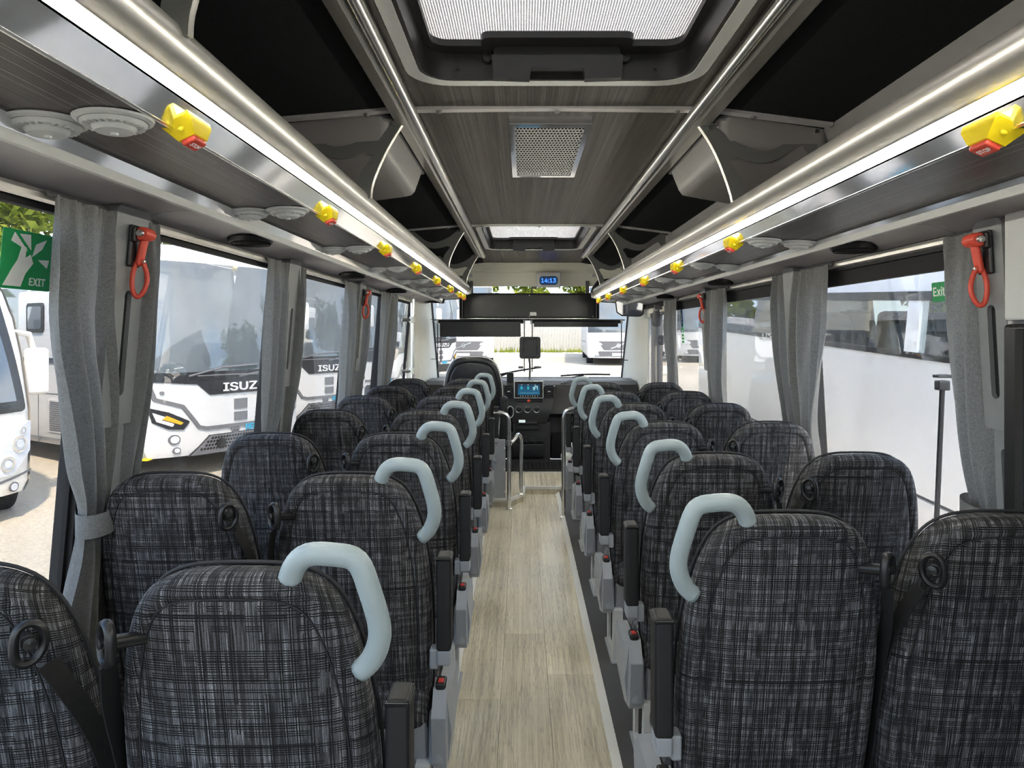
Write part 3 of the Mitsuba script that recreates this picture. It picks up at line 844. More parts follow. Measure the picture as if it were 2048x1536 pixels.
def side_parts(s):
    """parts on the aisle side; s = +1 when the aisle lies towards +x"""
    M = (lambda m: m) if s > 0 else mirror_x
    D = {}
    path = spline([(.088, .030, 1.052), (.100, .022, 1.080), (.125, .014, 1.100), (.165, .012, 1.1005), (.196, .014, 1.092), (.213, .018, 1.055), (.226, .030, 1.000), (.227, .040, .960), (.210, .054, .918), (.190, .062, .898)], 36)
    D['handle'] = shape(M(tube(path, .0185, 12, flat=.82, up=(0, 1, 0))), 'handle_grey', True)
    arm = box(.226, .266, .085, .150, .585, .840, .008)
    D['armrest'] = shape(M(arm), 'armrest_black', 40)
    D['armrest_hinge'] = shape(M(cat([box(.228, .264, .088, .146, .545, .587, .006), box(.206, .230, .10, .14, .53, .585, .006)])), 'seat_plastic', 40)
    D['armrest_edge'] = shape(M(box(.2255, .2665, .0845, .1505, .826, .836, .003)), 'screen_black', 40)
    # side shield with buckle pocket
    prof = Polygon([(.10, .40), (.14, .455), (.19, .46), (.24, .40), (.42, .40), (.47, .34), (.45, .26), (.24, .22), (.13, .25)]).buffer(.012).buffer(-.006)
    D['side_shield'] = shape(M(cat([prism(prof, .038, 'yz', .212), box(.20, .252, .115, .20, .25, .41, .02), hull([(.250, .13, .44), (.262, .15, .33), (.262, .21, .33), (.250, .22, .42), (.25, .17, .24)])])), 'seat_plastic', 30)
    D['buckle'] = shape(M(box(.218, .246, .135, .185, .43, .475, .006)), 'black_plastic', 40)
    D['buckle_button'] = shape(M(box(.224, .240, .142, .162, .472, .479, .002)), 'buckle_red', 40)
    leg = rrect(.10, .33, .03, .27, .02).difference(rrect(.165, .265, .075, .215, .03))
    leg = Polygon([(.115, .26), (.33, .26), (.345, .03), (.13, .03)]).difference(Polygon([(.165, .225), (.275, .225), (.29, .075), (.185, .075)]).buffer(.012))
    D['leg'] = shape(M(prism(leg, .040, 'yz', .165)), 'light_grey', 30)
    D['leg_recess'] = shape(M(prism(Polygon([(.16, .23), (.28, .23), (.295, .07), (.18, .07)]), .018, 'yz', .176)), 'black_matte', 30)
    D['leg_foot'] = shape(M(box(.155, .215, .115, .365, .028, .042, .005)), 'wall_grey', 30)
    return D


def belt_parts(s):
    """belt guide on the shoulder towards s"""
    M = (lambda m: m) if s > 0 else mirror_x
    D = {}
    post = rod((.138, .040, .962), (.172, -.002, .972), .011, 12)
    D['belt_post'] = shape(M(post), 'black_plastic', 50)
    loop = spline([(0, -.020, .040), (0, .004, .048), (0, .024, .030), (0, .028, -.012), (0, .006, -.046), (0, -.020, -.044), (0, -.030, -.006)], 28, True)
    gd = cat([tube(loop, .0105, 8, True, up=(1, 0, 0)), box(-.008, .010, -.016, .014, -.012, .014, .007), lathe([(0, 0), (.013, 0), (.014, .008), (0, .010)], 12, 'x', (.006, -.001, .004))])
    gd = (gd[0] * [.80, .66, .62], gd[1])
    D['belt_guide'] = shape(M(move(rot(gd, (0, 0, 1), math.radians(-48)), (.176, -.004, .972))), 'black_plastic', 50)
    # webbing: flat band from the guide down beside the backrest
    pts = np.array([(.186, .022, .930), (.208, .066, .84), (.218, .12, .72), (.2185, .16, .55), (.214, .19, .42)])
    w = .046
    v = np.array([[(x, y - w / 2, z), (x, y + w / 2, z)] for x, y, z in spline(pts, 12)])
    v2 = v + (0.0022, 0, 0)
    D['belt'] = shape(M(cat([hull(np.vstack([v[i].reshape(-1, 3), v[i + 1].reshape(-1, 3), v2[i].reshape(-1, 3), v2[i + 1].reshape(-1, 3)])) for i in range(11)])), 'webbing', 30)
    return D


SIDE = {s: side_parts(s) for s in (-1, 1)}
BELT = {s: belt_parts(s) for s in (-1, 1)}
wleg = shape(prism(Polygon([(.13, .26), (.33, .26), (.345, .03), (.13, .03)]), .04, 'yz', -.02), 'light_grey', 30)

ROW_L = [1.06, 1.79, 2.53, 3.30, 4.06, 4.83, 5.60]
ROW_R = [1.385, 2.10, 2.86, 3.62, 4.38, 5.15]
AX_L = [-.452, -.458, -.462, -.465, -.465, -.465, -.462]
AX_R = [.545, .590, .592, .592, .592, .592]


def place_seat(name_row, side, x, y, aisle, idx, n_rows):
    a = -side                                         # the aisle lies towards a
    where = 'left' if side < 0 else 'right'
    row = ordinal(idx)
    if aisle:
        lab = 'plaid seat with grey grab handle, %s from the camera along the aisle, %s side' % (row, where)
    else:
        lab = 'plaid window seat without handle, %s from the camera, %s side' % (row, where)
    k = thing('passenger_seat', lab, 'bus seat', ('aisle' if aisle else 'window') + ' seats of the %s rows' % where)
    p = at(x, y, 0)
    part(k, 'backrest', SP['back%d' % ((idx * 2 + (0 if aisle else 1) + (side > 0)) % 4)], None, pos=p)
    part(k, 'piping', SP['piping'], None, pos=p)
    part(k, 'rim_piping', SP['rim'], None, pos=p)
    part(k, 'cushion', SP['cushion'], None, pos=p)
    sh = part(k, 'lower_shell', SP['shell'], None, pos=p, label='grey plastic lower shell')
    if aisle:
        D = SIDE[a]
        part(k, 'grab_handle', D['handle'], None, pos=p, label='grey loop shaped grab handle')
        ar = part(k, 'armrest', D['armrest'], None, pos=p, label='black armrest folded upright')
        part(ar, 'hinge', D['armrest_hinge'], None, pos=p)
        part(ar, 'end_edge', D['armrest_edge'], None, pos=p)
        ss_ = part(k, 'side_shield', D['side_shield'], None, pos=p, label='grey side shield with belt buckle')
        part(ss_, 'buckle', D['buckle'], None, pos=p); part(ss_, 'buckle_button', D['buckle_button'], None, pos=p, label='red release button')
        lg = part(k, 'leg', D['leg'], None, pos=p)
        part(lg, 'recess', D['leg_recess'], None, pos=p); part(lg, 'foot', D['leg_foot'], None, pos=p)
        b = BELT[-a]
    else:
        part(k, 'leg', wleg, None, pos=p)
        b = BELT[a]
    bg = part(k, 'belt_guide', b['belt_guide'], None, pos=p, label='black belt guide')
    part(bg, 'post', b['belt_post'], None, pos=p)
    part(k, 'seat_belt', b['belt'], None, pos=p)


for i, y in enumerate(ROW_L):
    place_seat(i, -1, AX_L[i], y, True, i, 7)
    place_seat(i, -1, AX_L[i] - .468, y + (.0 if i else .0), False, i, 7)
for i, y in enumerate(ROW_R):
    place_seat(i, 1, AX_R[i], y, True, i, 6)
    place_seat(i, 1, AX_R[i] + (.445 if i else .440), y, False, i, 6)


# ------------------------------------------------------------------ curtains
def curtain(side, keys, pleats, seed, label, ztop=None, zbot=.52, tie=.955, tie_band=True):
    """keys: (z, y of the window edge, y of the pillar edge) from top to bottom"""
    X, top = (xl, HL) if side < 0 else (xr, HR)
    ztop = ztop or top - .012
    nz, ns = 70, 26 * pleats
    ks = np.array(sorted(keys))
    from scipy.interpolate import PchipInterpolator
    fa, fb = PchipInterpolator(ks[:, 0], ks[:, 1]), PchipInterpolator(ks[:, 0], ks[:, 2])
    zs = np.linspace(ztop, zbot, nz)
    ss_ = np.linspace(0, 1, ns)
    r_ = np.random.default_rng(seed)
    ph = r_.uniform(0, 6.28, 4)
    v = np.zeros((nz, ns, 3))
    uv = np.zeros((nz, ns, 2))
    for i, z in enumerate(zs):
        ya, yb = float(fa(z)), float(fb(z))
        w = abs(yb - ya)
        near_tie = math.exp(-((z - tie) / .10) ** 2) if tie_band else 0
        near_top = math.exp(-((z - ztop) / .10) ** 2)
        amp = .024 * (1 - .45 * near_tie) * (1 - .55 * near_top)
        warp = ss_ + .045 * np.sin(2 * PI * ss_ * 1.5 + ph[0] + 1.2 * z)
        wave = np.sin(2 * PI * pleats * warp + ph[1]) * (1 + .3 * np.sin(5 * ss_ + ph[2] + 2 * z)) + .35 * near_top * np.sin(2 * PI * pleats * 2.6 * ss_ + ph[3]) + .18 * near_tie * np.sin(2 * PI * pleats * 3.3 * ss_)
        fine = .004 * np.sin(30 * ss_ + 9 * z + ph[3])
        y = ya + (yb - ya) * (ss_ + .05 * np.sin(2 * PI * pleats * ss_ + ph[1] + PI / 2) / pleats)
        belly = .012 * math.sin(PI * np.clip((ztop - z) / (ztop - tie), 0, 1))
        x = X(z) - side * (.042 + belly + amp * wave + fine)
        v[i, :, 0], v[i, :, 1], v[i, :, 2] = x, y, z
        uv[i, :, 0], uv[i, :, 1] = ss_ * .45, z
    c = thing('curtain', label, 'curtain', 'grey window curtains')
    vv, ff = grid(v)
    f3 = np.vstack([ff[:, [0, 1, 2]], ff[:, [0, 2, 3]]])
    part(c, 'cloth', (vv, f3), 'curtain_fabric', True, uv=uv.reshape(-1, 2))
    if tie_band:
        ya, yb = sorted((float(fa(tie)), float(fb(tie))))
        cx_ = X(tie) - side * .052
        pth = [(cx_ + .050 * math.cos(t) , (ya + yb) / 2 + ((yb - ya) / 2 + .006) * math.sin(t), tie + .012 * math.sin(t)) for t in np.linspace(0, 2 * PI, 25)[:-1]]
        band = np.array([[(p[0], p[1], p[2] + h) for p in pth + pth[:1]] for h in (-.030, .030)])
        part(c, 'tie_band', grid(band), 'curtain_fabric', True, uv=np.array([(a_, h) for h in (0, .06) for a_ in np.linspace(0, .4, 25)]))
    # row of gathers under the rail
    part(c, 'heading_tape', cat([box(*sorted((X(ztop) - side * .03, X(ztop) - side * .036)), min(fa(ztop), fb(ztop)), max(fa(ztop), fb(ztop)), ztop - .004, ztop + .010, .002)]), 'curtain_fabric')
    return c


curtain(-1, [(1.76, 1.575, 1.80), (1.51, 1.58, 1.80), (1.41, 1.595, 1.82), (1.3, 1.635, 1.85), (1.1, 1.72, 1.885), (.955, 1.79, 1.90), (.90, 1.79, 1.90), (.70, 1.74, 1.93), (.52, 1.73, 1.95)], 3, 3, 'wide grey curtain tied beside the first left pillar, nearest the camera')
curtain(-1, [(1.76, 1.955, 2.05), (1.4, 1.955, 2.04), (1.0, 1.955, 1.995), (.52, 1.94, 2.0)], 2, 5, 'narrow grey curtain just past the first left pillar', tie_band=False)
curtain(-1, [(1.755, 2.93, 3.17), (1.5, 2.925, 3.17), (1.2, 2.95, 3.17), (.97, 3.0, 3.16), (.90, 3.0, 3.16), (.6, 2.96, 3.17)], 3, 8, 'grey curtain before the second left pillar')
curtain(-1, [(1.755, 3.295, 3.40), (1.3, 3.295, 3.39), (1.0, 3.29, 3.34), (.6, 3.29, 3.36)], 2, 9, 'narrow grey curtain past the second left pillar', tie_band=False)
curtain(-1, [(1.755, 4.18, 4.56), (1.4, 4.20, 4.56), (1.0, 4.30, 4.56), (.6, 4.27, 4.56)], 3, 10, 'grey curtain before the third left pillar', tie_band=False)
curtain(-1, [(1.755, 4.70, 4.88), (1.4, 4.70, 4.86), (1.0, 4.69, 4.78), (.6, 4.69, 4.78)], 2, 11, 'narrow grey curtain past the third left pillar with red hammer', tie_band=False)
curtain(-1, [(1.755, 5.28, 5.95), (1.4, 5.28, 5.90), (1.0, 5.38, 5.82), (.6, 5.38, 5.80)], 4, 12, 'grey curtain at the fourth left pillar, next to the driver window', tie_band=False)
curtain(1, [(1.71, 1.83, 2.01), (1.45, 1.83, 2.00), (1.2, 1.83, 1.985), (.98, 1.835, 1.95), (.90, 1.835, 1.92), (.6, 1.83, 1.92)], 2, 21, 'grey curtain beside the first right pillar, nearest the camera')
curtain(1, [(1.71, 2.76, 3.10), (1.5, 2.77, 3.11), (1.25, 2.86, 3.12), (1.0, 2.95, 3.12), (.6, 2.9, 3.12)], 3, 22, 'wide grey curtain before the second right pillar', tie_band=False)
curtain(1, [(1.71, 3.225, 3.36), (1.4, 3.225, 3.36), (1.0, 3.215, 3.27), (.6, 3.215, 3.27)], 2, 23, 'narrow grey curtain past the second right pillar', tie_band=False)
curtain(1, [(1.71, 4.15, 4.60), (1.4, 4.18, 4.62), (1.0, 4.30, 4.60), (.6, 4.25, 4.60)], 3, 24, 'grey curtain before the third right pillar with red hammer', tie_band=False)
curtain(1, [(1.71, 5.50, 5.93), (1.4, 5.50, 5.95), (1.0, 5.6, 5.87), (.6, 5.6, 5.87)], 3, 25, 'grey curtain before the front door on the right', tie_band=False)


# ------------------------------------------------------------------ emergency hammers, exit signs, stickers
def hammer(side, y, label):
    X = xl if side < 0 else xr
    h = thing('emergency_hammer', label, 'emergency hammer', 'red emergency hammers on the window pillars')
    z = 1.672 if side < 0 else 1.645
    d = .056
    # local frame: u along the bus, v up, w away from the wall
    def W(m):
        v, f = np.asarray(m[0]) * .56, np.asarray(m[1])
        zz = z + v[:, 1]
        xx = np.array([X(q) for q in zz]) - side * (d + v[:, 2])
        return np.stack([xx, y + v[:, 0], zz], 1), (f if side > 0 else f[:, ::-1])
    part(h, 'holder', W(cat([box(-.050, .050, -.095, .105, -.006, .014, .010), box(-.060, -.015, .02, .095, .01, .035, .010)])), 'black_plastic', 40)
    part(h, 'head', W(cat([lathe([(0, -.045), (.030, -.040), (.034, -.01), (.030, .045), (.022, .06), (0, .06)], 16, 'x', (0, .062, .050)), hull(np.vstack([_BALL * .016 + q for q in ((.0, .05, .045), (.0, -.075, .028), (.018, .05, .045), (.014, -.075, .028))]))])), 'hammer_red', 40)
    part(h, 'tip', W(lathe([(0, -.058), (.016, -.055), (.020, -.040), (0, -.036)], 14, 'x', (0, .062, .050))), 'bright_metal', 40)
    path = spline([(0, -.06, .035), (.010, -.10, .058), (.010, -.17, .072), (0, -.225, .058), (-.006, -.240, .040), (-.010, -.22, .022), (-.010, -.15, .010), (-.004, -.09, .016)], 40, True)
    part(h, 'loop_handle', W(tube(path, .0115, 8, True, up=(1, 0, 0))), 'hammer_red', 60, label='red loop handle')
    part(h, 'rivet', W(lathe([(0, .06), (.009, .058), (.010, .05)], 10, at=(.004, -.07, 0))), 'bright_metal', 40)


hammer(-1, 1.895, 'red emergency hammer on the first left pillar, nearest the camera')
hammer(-1, 4.63, 'red emergency hammer on the third left pillar')
hammer(1, 1.81, 'red emergency hammer on the first right pillar, nearest the camera')
hammer(1, 4.60, 'red emergency hammer on the third right pillar')


def on_wall(side, y, z, w_off):
    """maps (u, v, w): u = to the right as seen from inside, v up, w out of the glass towards the seats"""
    X = xl if side < 0 else xr
    def W(m):
        v, f = np.asarray(m[0] if not hasattr(m, 'vertices') else m.vertices), np.asarray(m[1] if not hasattr(m, 'faces') else m.faces)
        zz = z + v[:, 1]
        off = .022 * side - side * (.002 + v[:, 2])
        xx = np.array([X(q) for q in zz]) + off
        yy = y + (v[:, 0] if side < 0 else -v[:, 0])
        return np.stack([xx, yy, zz], 1), f
    return W


def txt(s, h, w=0.0, bold=True, x=0, y=0, centre=False):
    t = meshkit.text_mesh(s, h, .0008, bold)
    v = np.array(t.vertices)
    if centre:
        v[:, 0] -= (v[:, 0].min() + v[:, 0].max()) / 2
    return v + (x, y, w), np.array(t.faces)


W_ = on_wall(-1, 1.655, 1.605, 0)
es = thing('exit_sign', 'green exit sticker with a hand breaking glass on the first left window', 'exit sign')
part(es, 'sheet', W_(prism(rrect(-.135, .03, -.066, .066, .006), .001, 'xy', 0)), 'sign_green', False)
hand = unary_union([Polygon([(-.125, -.06), (-.07, -.06), (-.058, -.03), (-.035, -.005), (-.045, .015), (-.062, .006), (-.06, .03), (-.075, .032), (-.085, .0), (-.10, -.02)]),
                    Polygon([(-.04, .01), (-.01, .03), (.005, .055), (-.03, .04)]), Polygon([(-.045, .025), (-.05, .06), (-.085, .058)]), Polygon([(-.02, .005), (.018, .008), (.012, -.012)]), Polygon([(-.055, .022), (-.10, .06), (-.11, .04)])])
part(es, 'pictogram', W_(prism(hand, .0008, 'xy', .001)), 'sign_white', False)
part(es, 'lettering', W_(txt('EXIT', .017, .001, True, -.045, -.055)), 'sign_white', False)

W_ = on_wall(1, 2.13, 1.566, 0)
es = thing('exit_sign', 'green exit sticker with a running man on the first right window', 'exit sign')
part(es, 'sheet', W_(prism(rrect(-.054, .085, -.030, .030, .004), .001, 'xy', 0)), 'sign_green', False)
part(es, 'lettering', W_(txt('Exit', .026, .001, True, -.049, -.012)), 'sign_white', False)
part(es, 'door_field', W_(prism(sbox(.030, -.026, .080, .026), .0006, 'xy', .001)), 'sign_white', False)
man = unary_union([Point(.053, .019).buffer(.0055), LineString([(.050, .011), (.044, -.004)]).buffer(.005), LineString([(.050, .010), (.062, .004)]).buffer(.0025), LineString([(.049, .010), (.036, .004), (.034, -.004)]).buffer(.0025),
                   LineString([(.045, -.004), (.056, -.012), (.054, -.024)]).buffer(.003), LineString([(.044, -.005), (.036, -.015), (.026, -.018)]).buffer(.003)])
part(es, 'pictogram', W_(prism(man, .0008, 'xy', .0016)), 'sign_green', False)

W_ = on_wall(1, 5.62, 1.56, 0)
st = thing('round_sticker', 'oval dark blue sticker on the third right window', 'sticker')
part(st, 'sheet', W_(prism(affinity.scale(Point(0, 0).buffer(.075), .55, 1.0), .001, 'xy', 0)), 'sticker_blue', False)
part(st, 'figure', W_(prism(unary_union([rrect(-.014, .014, -.02, .045, .006), rrect(-.02, .02, -.045, -.028, .004)]), .0008, 'xy', .001)), 'sign_white', False)
st = thing('text_sticker', 'green lettered sticker under the blue oval on the third right window', 'sticker')
gr_ = [sbox(-.03 + .026 * (i % 3), -.20 + .026 * (i // 3), -.03 + .026 * (i % 3) + .02, -.20 + .026 * (i // 3) + .019) for i in range(21) if (i * 7) % 5 != 0 or i < 6]
part(st, 'lettering', W_(prism(unary_union(gr_), .0008, 'xy', 0)), 'sticker_green', False)

# ------------------------------------------------------------------ the driver's cab and the front
WX0, WX1 = -1.085, 1.277
WT, WB = (8.27, 2.00), (9.05, .86)           # windscreen top and bottom (y, z)
wf = structure('wall_front', None, label='pale header and pillars round the windscreen')
hd = spline([(2.255, 8.06), (2.22, 8.12), (2.12, 8.19), (1.99, 8.23)], 10)
part(wf, 'header', cat([hull([(x, y + dy, z) for x in (-1.06, 1.25) for (z, y) in (hd[i], hd[i + 1]) for dy in (0, .04)]) for i in range(9)]), 'front_white', 60, label='pale header above the windscreen')
for x in (-.60, .83):
    part(wf, 'visor_clip', box(x - .02, x + .02, 8.14, 8.17, 2.09, 2.13, .006), 'light_grey')
part(wf, 'left_pillar', hull([(x, y, z) for x in (-1.16, -1.095) for (y, z) in ((7.34, 1.76), (8.25, 1.98), (7.46, .60), (9.05, .60), (9.0, .86))]), 'front_white', label='pale left windscreen pillar')
part(wf, 'right_pillar', hull([(x, y, z) for x in (1.285, 1.35) for (y, z) in ((7.06, 1.64), (8.25, 1.98), (7.3, .60), (9.05, .60), (9.0, .86))]), 'front_white', label='pale right windscreen pillar')
part(wf, 'pillar_seal', cat([tube([(x, WT[0] - .02, WT[1]), (x, WB[0] - .02, WB[1])], .016, 8) for x in (WX0 - .005, WX1 + .005)]), 'coach_grey')
part(wf, 'left_header', hull([(x, y, z) for x in (-1.17, -1.09) for y in (5.9, 8.26) for z in (1.745, 2.0)]), 'front_white')
part(wf, 'right_header', hull([(x, y, z) for x in (1.275, 1.34) for y in (6.16, 8.26) for z in (1.635, 1.99)]), 'front_white', label='pale panel above the front door')
part(wf, 'bulkhead', box(-1.16, 1.35, 9.02, 9.10, -.1, .87), 'coach_black')
ww = structure('window_9', None, label='windscreen')
part(ww, 'pane', grid(np.array([[(x, y, z) for x in (WX0, WX1)] for (y, z) in (WT, WB)])), 'clear_glass', False)
# front door on the right and driver's window frame on the left
d2 = structure('door_2', None, label='glazed front passenger door on the right')
part(d2, 'pane', grid(np.array([[(1.315, y, z) for z in (.12, 1.64)] for y in (6.2, 7.12)])), 'window_glass', False)
part(d2, 'frame', cat([box(1.29, 1.335, y, y + .05, .05, 1.66, .008) for y in (6.2, 6.66, 7.06)] + [box(1.29, 1.335, 6.2, 7.1, z, z + .05, .008) for z in (.05, 1.61)]), 'coach_grey', 30)
part(d2, 'inner_strip', box(1.262, 1.288, 7.0, 7.05, .08, 1.6, .006), 'light_grey')
part(wl, 'driver_window_post', hull([(x, y, z) for x in (-1.16, -1.09) for y in (7.0, 7.36) for z in (.6, 1.76)]), 'front_white')
part(wl, 'door_lower_panel', hull([(x, y, z) for x in (-1.17, -1.10) for y in (6.0, 7.5) for z in (0, .86)]), 'wall_grey')

# clock
ck = thing('clock_display', 'digital clock with blue numerals on the front header', 'clock')
cx, cy = .300, 8.06
part(ck, 'housing', hull(np.vstack([_BALL * .018 + (cx + sx, cy + dy, 2.05 + sz) for sx in (-.125, .125) for sz in (-.062, .078) for dy in (.02, .09)])), 'light_grey', 40)
part(ck, 'hood', box(cx - .14, cx + .14, cy - .012, cy + .06, 2.112, 2.146, .012), 'cove_grey', 40)
part(ck, 'display_window', prism(rrect(cx - .105, cx + .105, 1.992, 2.094, .036), .012, 'xz', cy - .008), 'sticker_blue', 30)
t_ = txt('14:13', .046, 0, True, centre=True)
key = part(ck, 'numerals', (np.stack([t_[0][:, 0] + cx, cy - .009 - t_[0][:, 2], t_[0][:, 1] + 2.022], 1), t_[1]), 'rent_blue', False, label='glowing blue numerals')
scene[key]['emitter'] = dict(type='area', radiance={'type': 'rgb', 'value': [.008, .035, .30]})

# destination display box seen from behind
db = thing('destination_display', 'wide black destination display box hanging across the top of the windscreen', 'display box')
part(db, 'case', cbox(-.735, .895, 8.16, 8.27, 1.60, 1.905, .006), 'black_matte', 30)
part(db, 'back_cover', cbox(-.685, .845, 8.150, 8.162, 1.625, 1.885, .004), 'coach_black', 30)
part(db, 'bottom_rail', cat([box(-.735, .895, 8.145, 8.17, 1.604, 1.612, .002)]), 'bright_metal')
part(db, 'side_bracket', cat([box(x - .006, x + .006, 8.14, 8.27, 1.62, 1.90, .003) for x in (-.70, .86)]), 'coach_grey')
part(db, 'type_plate', box(.086, .162, 8.147, 8.152, 1.642, 1.682, .001), 'sign_white', label='small white type plate')
part(db, 'hanger', cat([box(x - .02, x + .02, 8.2, 8.23, 1.9, 2.05, .003) for x in (-.6, .76)]), 'coach_grey')
part(db, 'screw', cat([lathe([(0, -.004), (.006, -.003), (.007, 0)], 8, 'y', (x, 8.150, z)) for x in (.08, .82) for z in (1.877, 1.632)]), 'bright_metal')

# roller blinds
for nm, x0, x1, z0, z1, lab in (('a', -1.0, .010, 1.395, 1.585, 'black roller sun blind half pulled down in front of the driver'), ('b', .115, 1.165, 1.512, 1.578, 'rolled up black sun blind on the right of the windscreen')):
    rb = thing('sun_blind', lab, 'sun blind')
    yb = 8.33
    part(rb, 'roller', rod((x0, yb, 1.572), (x1, yb, 1.572), .019, 14), 'coach_black')
    part(rb, 'top_rail', box(x0 - .06, x1 + .05, yb - .02, yb + .02, 1.588, 1.602, .003), 'coach_grey')
    part(rb, 'fabric', box(x0 + .02, x1 - .03, yb - .020, yb - .017, z0, 1.575), 'coach_black', False, label='black blind fabric')
    part(rb, 'end_bracket', cat([box(x - .012, x + .012, yb - .028, yb + .02, 1.545, 1.606, .004) for x in (x0 - .01, x1 + .01)]), 'light_grey')
    if nm == 'a':
        part(rb, 'guide_rod', cat([rod((x, yb, 1.58), (x, yb, zz), .006, 6) for x, zz in ((x0 - .01, 1.02), (x0 + .03, 1.1), (x1 + .012, .98))] + [rod((x0 - .12, yb + .02, zz), (x0 - .01, yb, zz), .004, 6) for zz in (1.60, 1.13)]), 'coach_black')
        part(rb, 'clip', box(x1 - .06, x1 + .0, yb - .02, yb, 1.02, 1.045, .004), 'coach_grey')
    else:
        part(rb, 'guide_rod', cat([rod((x, yb, 1.58), (x, yb, zz), .006, 6) for x, zz in ((x0 + .0, .98), (x1 + .012, 1.12))] + [rod((x1 + .012, yb, 1.12), (x1 + .09, yb + .02, 1.115), .005, 6)]), 'coach_black')
        part(rb, 'clip', box(x0 + .02, x0 + .09, yb - .02, yb, 1.02, 1.045, .004), 'coach_grey')
# camera housing / fan hanging before the windscreen
fx, fz, fy = .088, 1.268, 8.22
fn = thing('cab_fan', 'black box shaped fan with grille standing before the windscreen', 'fan')
part(fn, 'housing', prism(rrect(fx - .122, fx + .122, fz - .128, fz + .128, .03).difference(rrect(fx - .085, fx + .085, fz - .105, fz + .108, .02)), .09, 'xz', fy - .045), 'coach_black', 40)
part(fn, 'motor', box(fx - .09, fx + .09, fy - .01, fy + .035, fz - .108, fz + .11, .012), 'coach_grey', 40)
part(fn, 'grille', cat([box(fx - .088, fx + .088, fy - .04, fy - .034, z - .0025, z + .0025) for z in np.linspace(fz - .10, fz + .10, 17)]), 'coach_black', False)
part(fn, 'stalk', tube(spline([(fx - .01, fy, fz - .12), (fx + .0, fy + .02, fz - .24), (fx - .01, fy + .02, .86)], 12), .011, 8), 'coach_grey')

# interior mirror
mr = thing('interior_mirror', 'rounded rear view mirror beside the right windscreen pillar', 'mirror')
mo = Polygon([(.96, 1.80), (1.215, 1.79), (1.235, 1.76), (1.225, 1.64), (1.20, 1.62), (1.02, 1.628), (.975, 1.66)]).buffer(.02).buffer(-.005)
mtilt = lambda m: rot(rot(m, (1, 0, 0), math.radians(5), (1.1, 7.18, 1.7)), (0, 0, 1), math.radians(-19), (1.1, 7.18, 1.7))
part(mr, 'shell', mtilt(prism(mo, .03, 'xz', 7.18)), 'black_plastic', 40)
part(mr, 'glass', mtilt(prism(mo.buffer(-.013), .004, 'xz', 7.174)), 'mirror_metal', False, label='mirror glass')
part(mr, 'arm', tube([(1.12, 7.20, 1.72), (1.16, 7.28, 1.80), (1.27, 7.32, 1.82)], .012, 8), 'black_plastic')

# driver's seat
dx, dy = -.462, 6.50
ds = thing('driver_seat', 'large black driver seat with high rounded backrest', 'driver seat')
half = [(1.226, 0), (1.222, .09), (1.20, .165), (1.15, .215), (1.05, .255), (.93, .277), (.80, .275), (.62, .25), (.45, .235)]
c_ = spline([(w, z) for z, w in half], 36)
o_ = np.vstack([c_, [[-a, b] for a, b in c_[::-1][:-1]]])
cen = np.array([0, .82])
rings = [(.02, -.012), (.45, -.012), (.80, -.004), (.84, .006), (.88, .0), (.955, .006), (.985, .02), (1, .05), (1, .09), (.95, .14), (.6, .15), (.02, .14)]
v = np.array([[((q[0] - cen[0]) * s + dx, dy + d + .10 * (1.226 - ((q[1] - cen[1]) * s + cen[1])) * .8, (q[1] - cen[1]) * s + cen[1]) for q in o_] for s, d in rings])
n_ = len(o_)
f_ = np.array([(i * n_ + j, i * n_ + (j + 1) % n_, (i + 1) * n_ + (j + 1) % n_, (i + 1) * n_ + j) for i in range(len(rings) - 1) for j in range(n_)])
vv = v.reshape(-1, 3)
part(ds, 'backrest', (vv, np.vstack([f_[:, [0, 2, 1]], f_[:, [0, 3, 2]]])), 'coach_black', 50)
part(ds, 'edge_piping', tube(np.array([v[6][i] for i in range(n_)]), .006, 6, True, up=(0, 1, 0)), 'light_grey', True, label='pale edge piping')
part(ds, 'seat_cushion', box(dx - .25, dx + .25, dy + .12, dy + .62, .42, .56, .05), 'coach_black', 40)
part(ds, 'pedestal', hull([(dx + a, dy + b, z) for a in (-.2, .2) for b, z in ((.12, .05), (.55, .05), (.16, .43), (.5, .43))]), 'black_plastic', 30)
part(ds, 'armrest', box(-.205, -.135, 6.34, 6.42, .49, .86, .02), 'black_plastic', 40, label='black folded armrest')

# dashboard
db_ = thing('dashboard', 'dark grey dashboard with touch screen and round heater knobs below the windscreen', 'dashboard')
prof = [(8.98, .855), (8.3, .895), (7.86, .895), (7.74, .86), (7.66, .74), (7.60, .62), (7.58, .57), (7.70, .545), (7.74, .50), (7.72, .30), (7.80, .056), (9.0, .056)]
part(db_, 'body', prism(Polygon(prof).buffer(.01), WX1 - WX0 - .02, 'yz', WX0 + .01), 'dash_grey', 40)
part(db_, 'pod', hull(np.vstack([_BALL * .04 + q for q in ((.44, 7.70, .60), (.44, 7.78, .85), (.52, 7.86, .875), (1.2, 7.72, .60), (1.2, 7.82, .80), (.48, 7.66, .60), (1.2, 7.9, .84))])), 'dash_grey', 50)
part(db_, 'centre_stack', hull([(x, y, z) for (y, z, a, b) in ((7.60, .86, -.19, .36), (7.52, .64, -.15, .32), (7.55, .47, -.12, .26), (7.75, .86, -.19, .36), (7.75, .45, -.12, .26)) for x in (a, b)]), 'coach_black', 30)
part(db_, 'lower_console', hull([(x, y, z) for (y, z) in ((7.56, .48), (7.60, .06), (7.8, .06), (7.8, .48)) for x in (-.15, .30)]), 'dash_grey', 30)
sc_ = part(db_, 'touch_screen', box(-.092, .225, 7.505, 7.535, .738, .927, .008), 'light_grey', 40, label='touch screen with pale frame')
part(sc_, 'glass', box(-.083, .216, 7.500, 7.507, .748, .918, .002), 'screen_black', False)


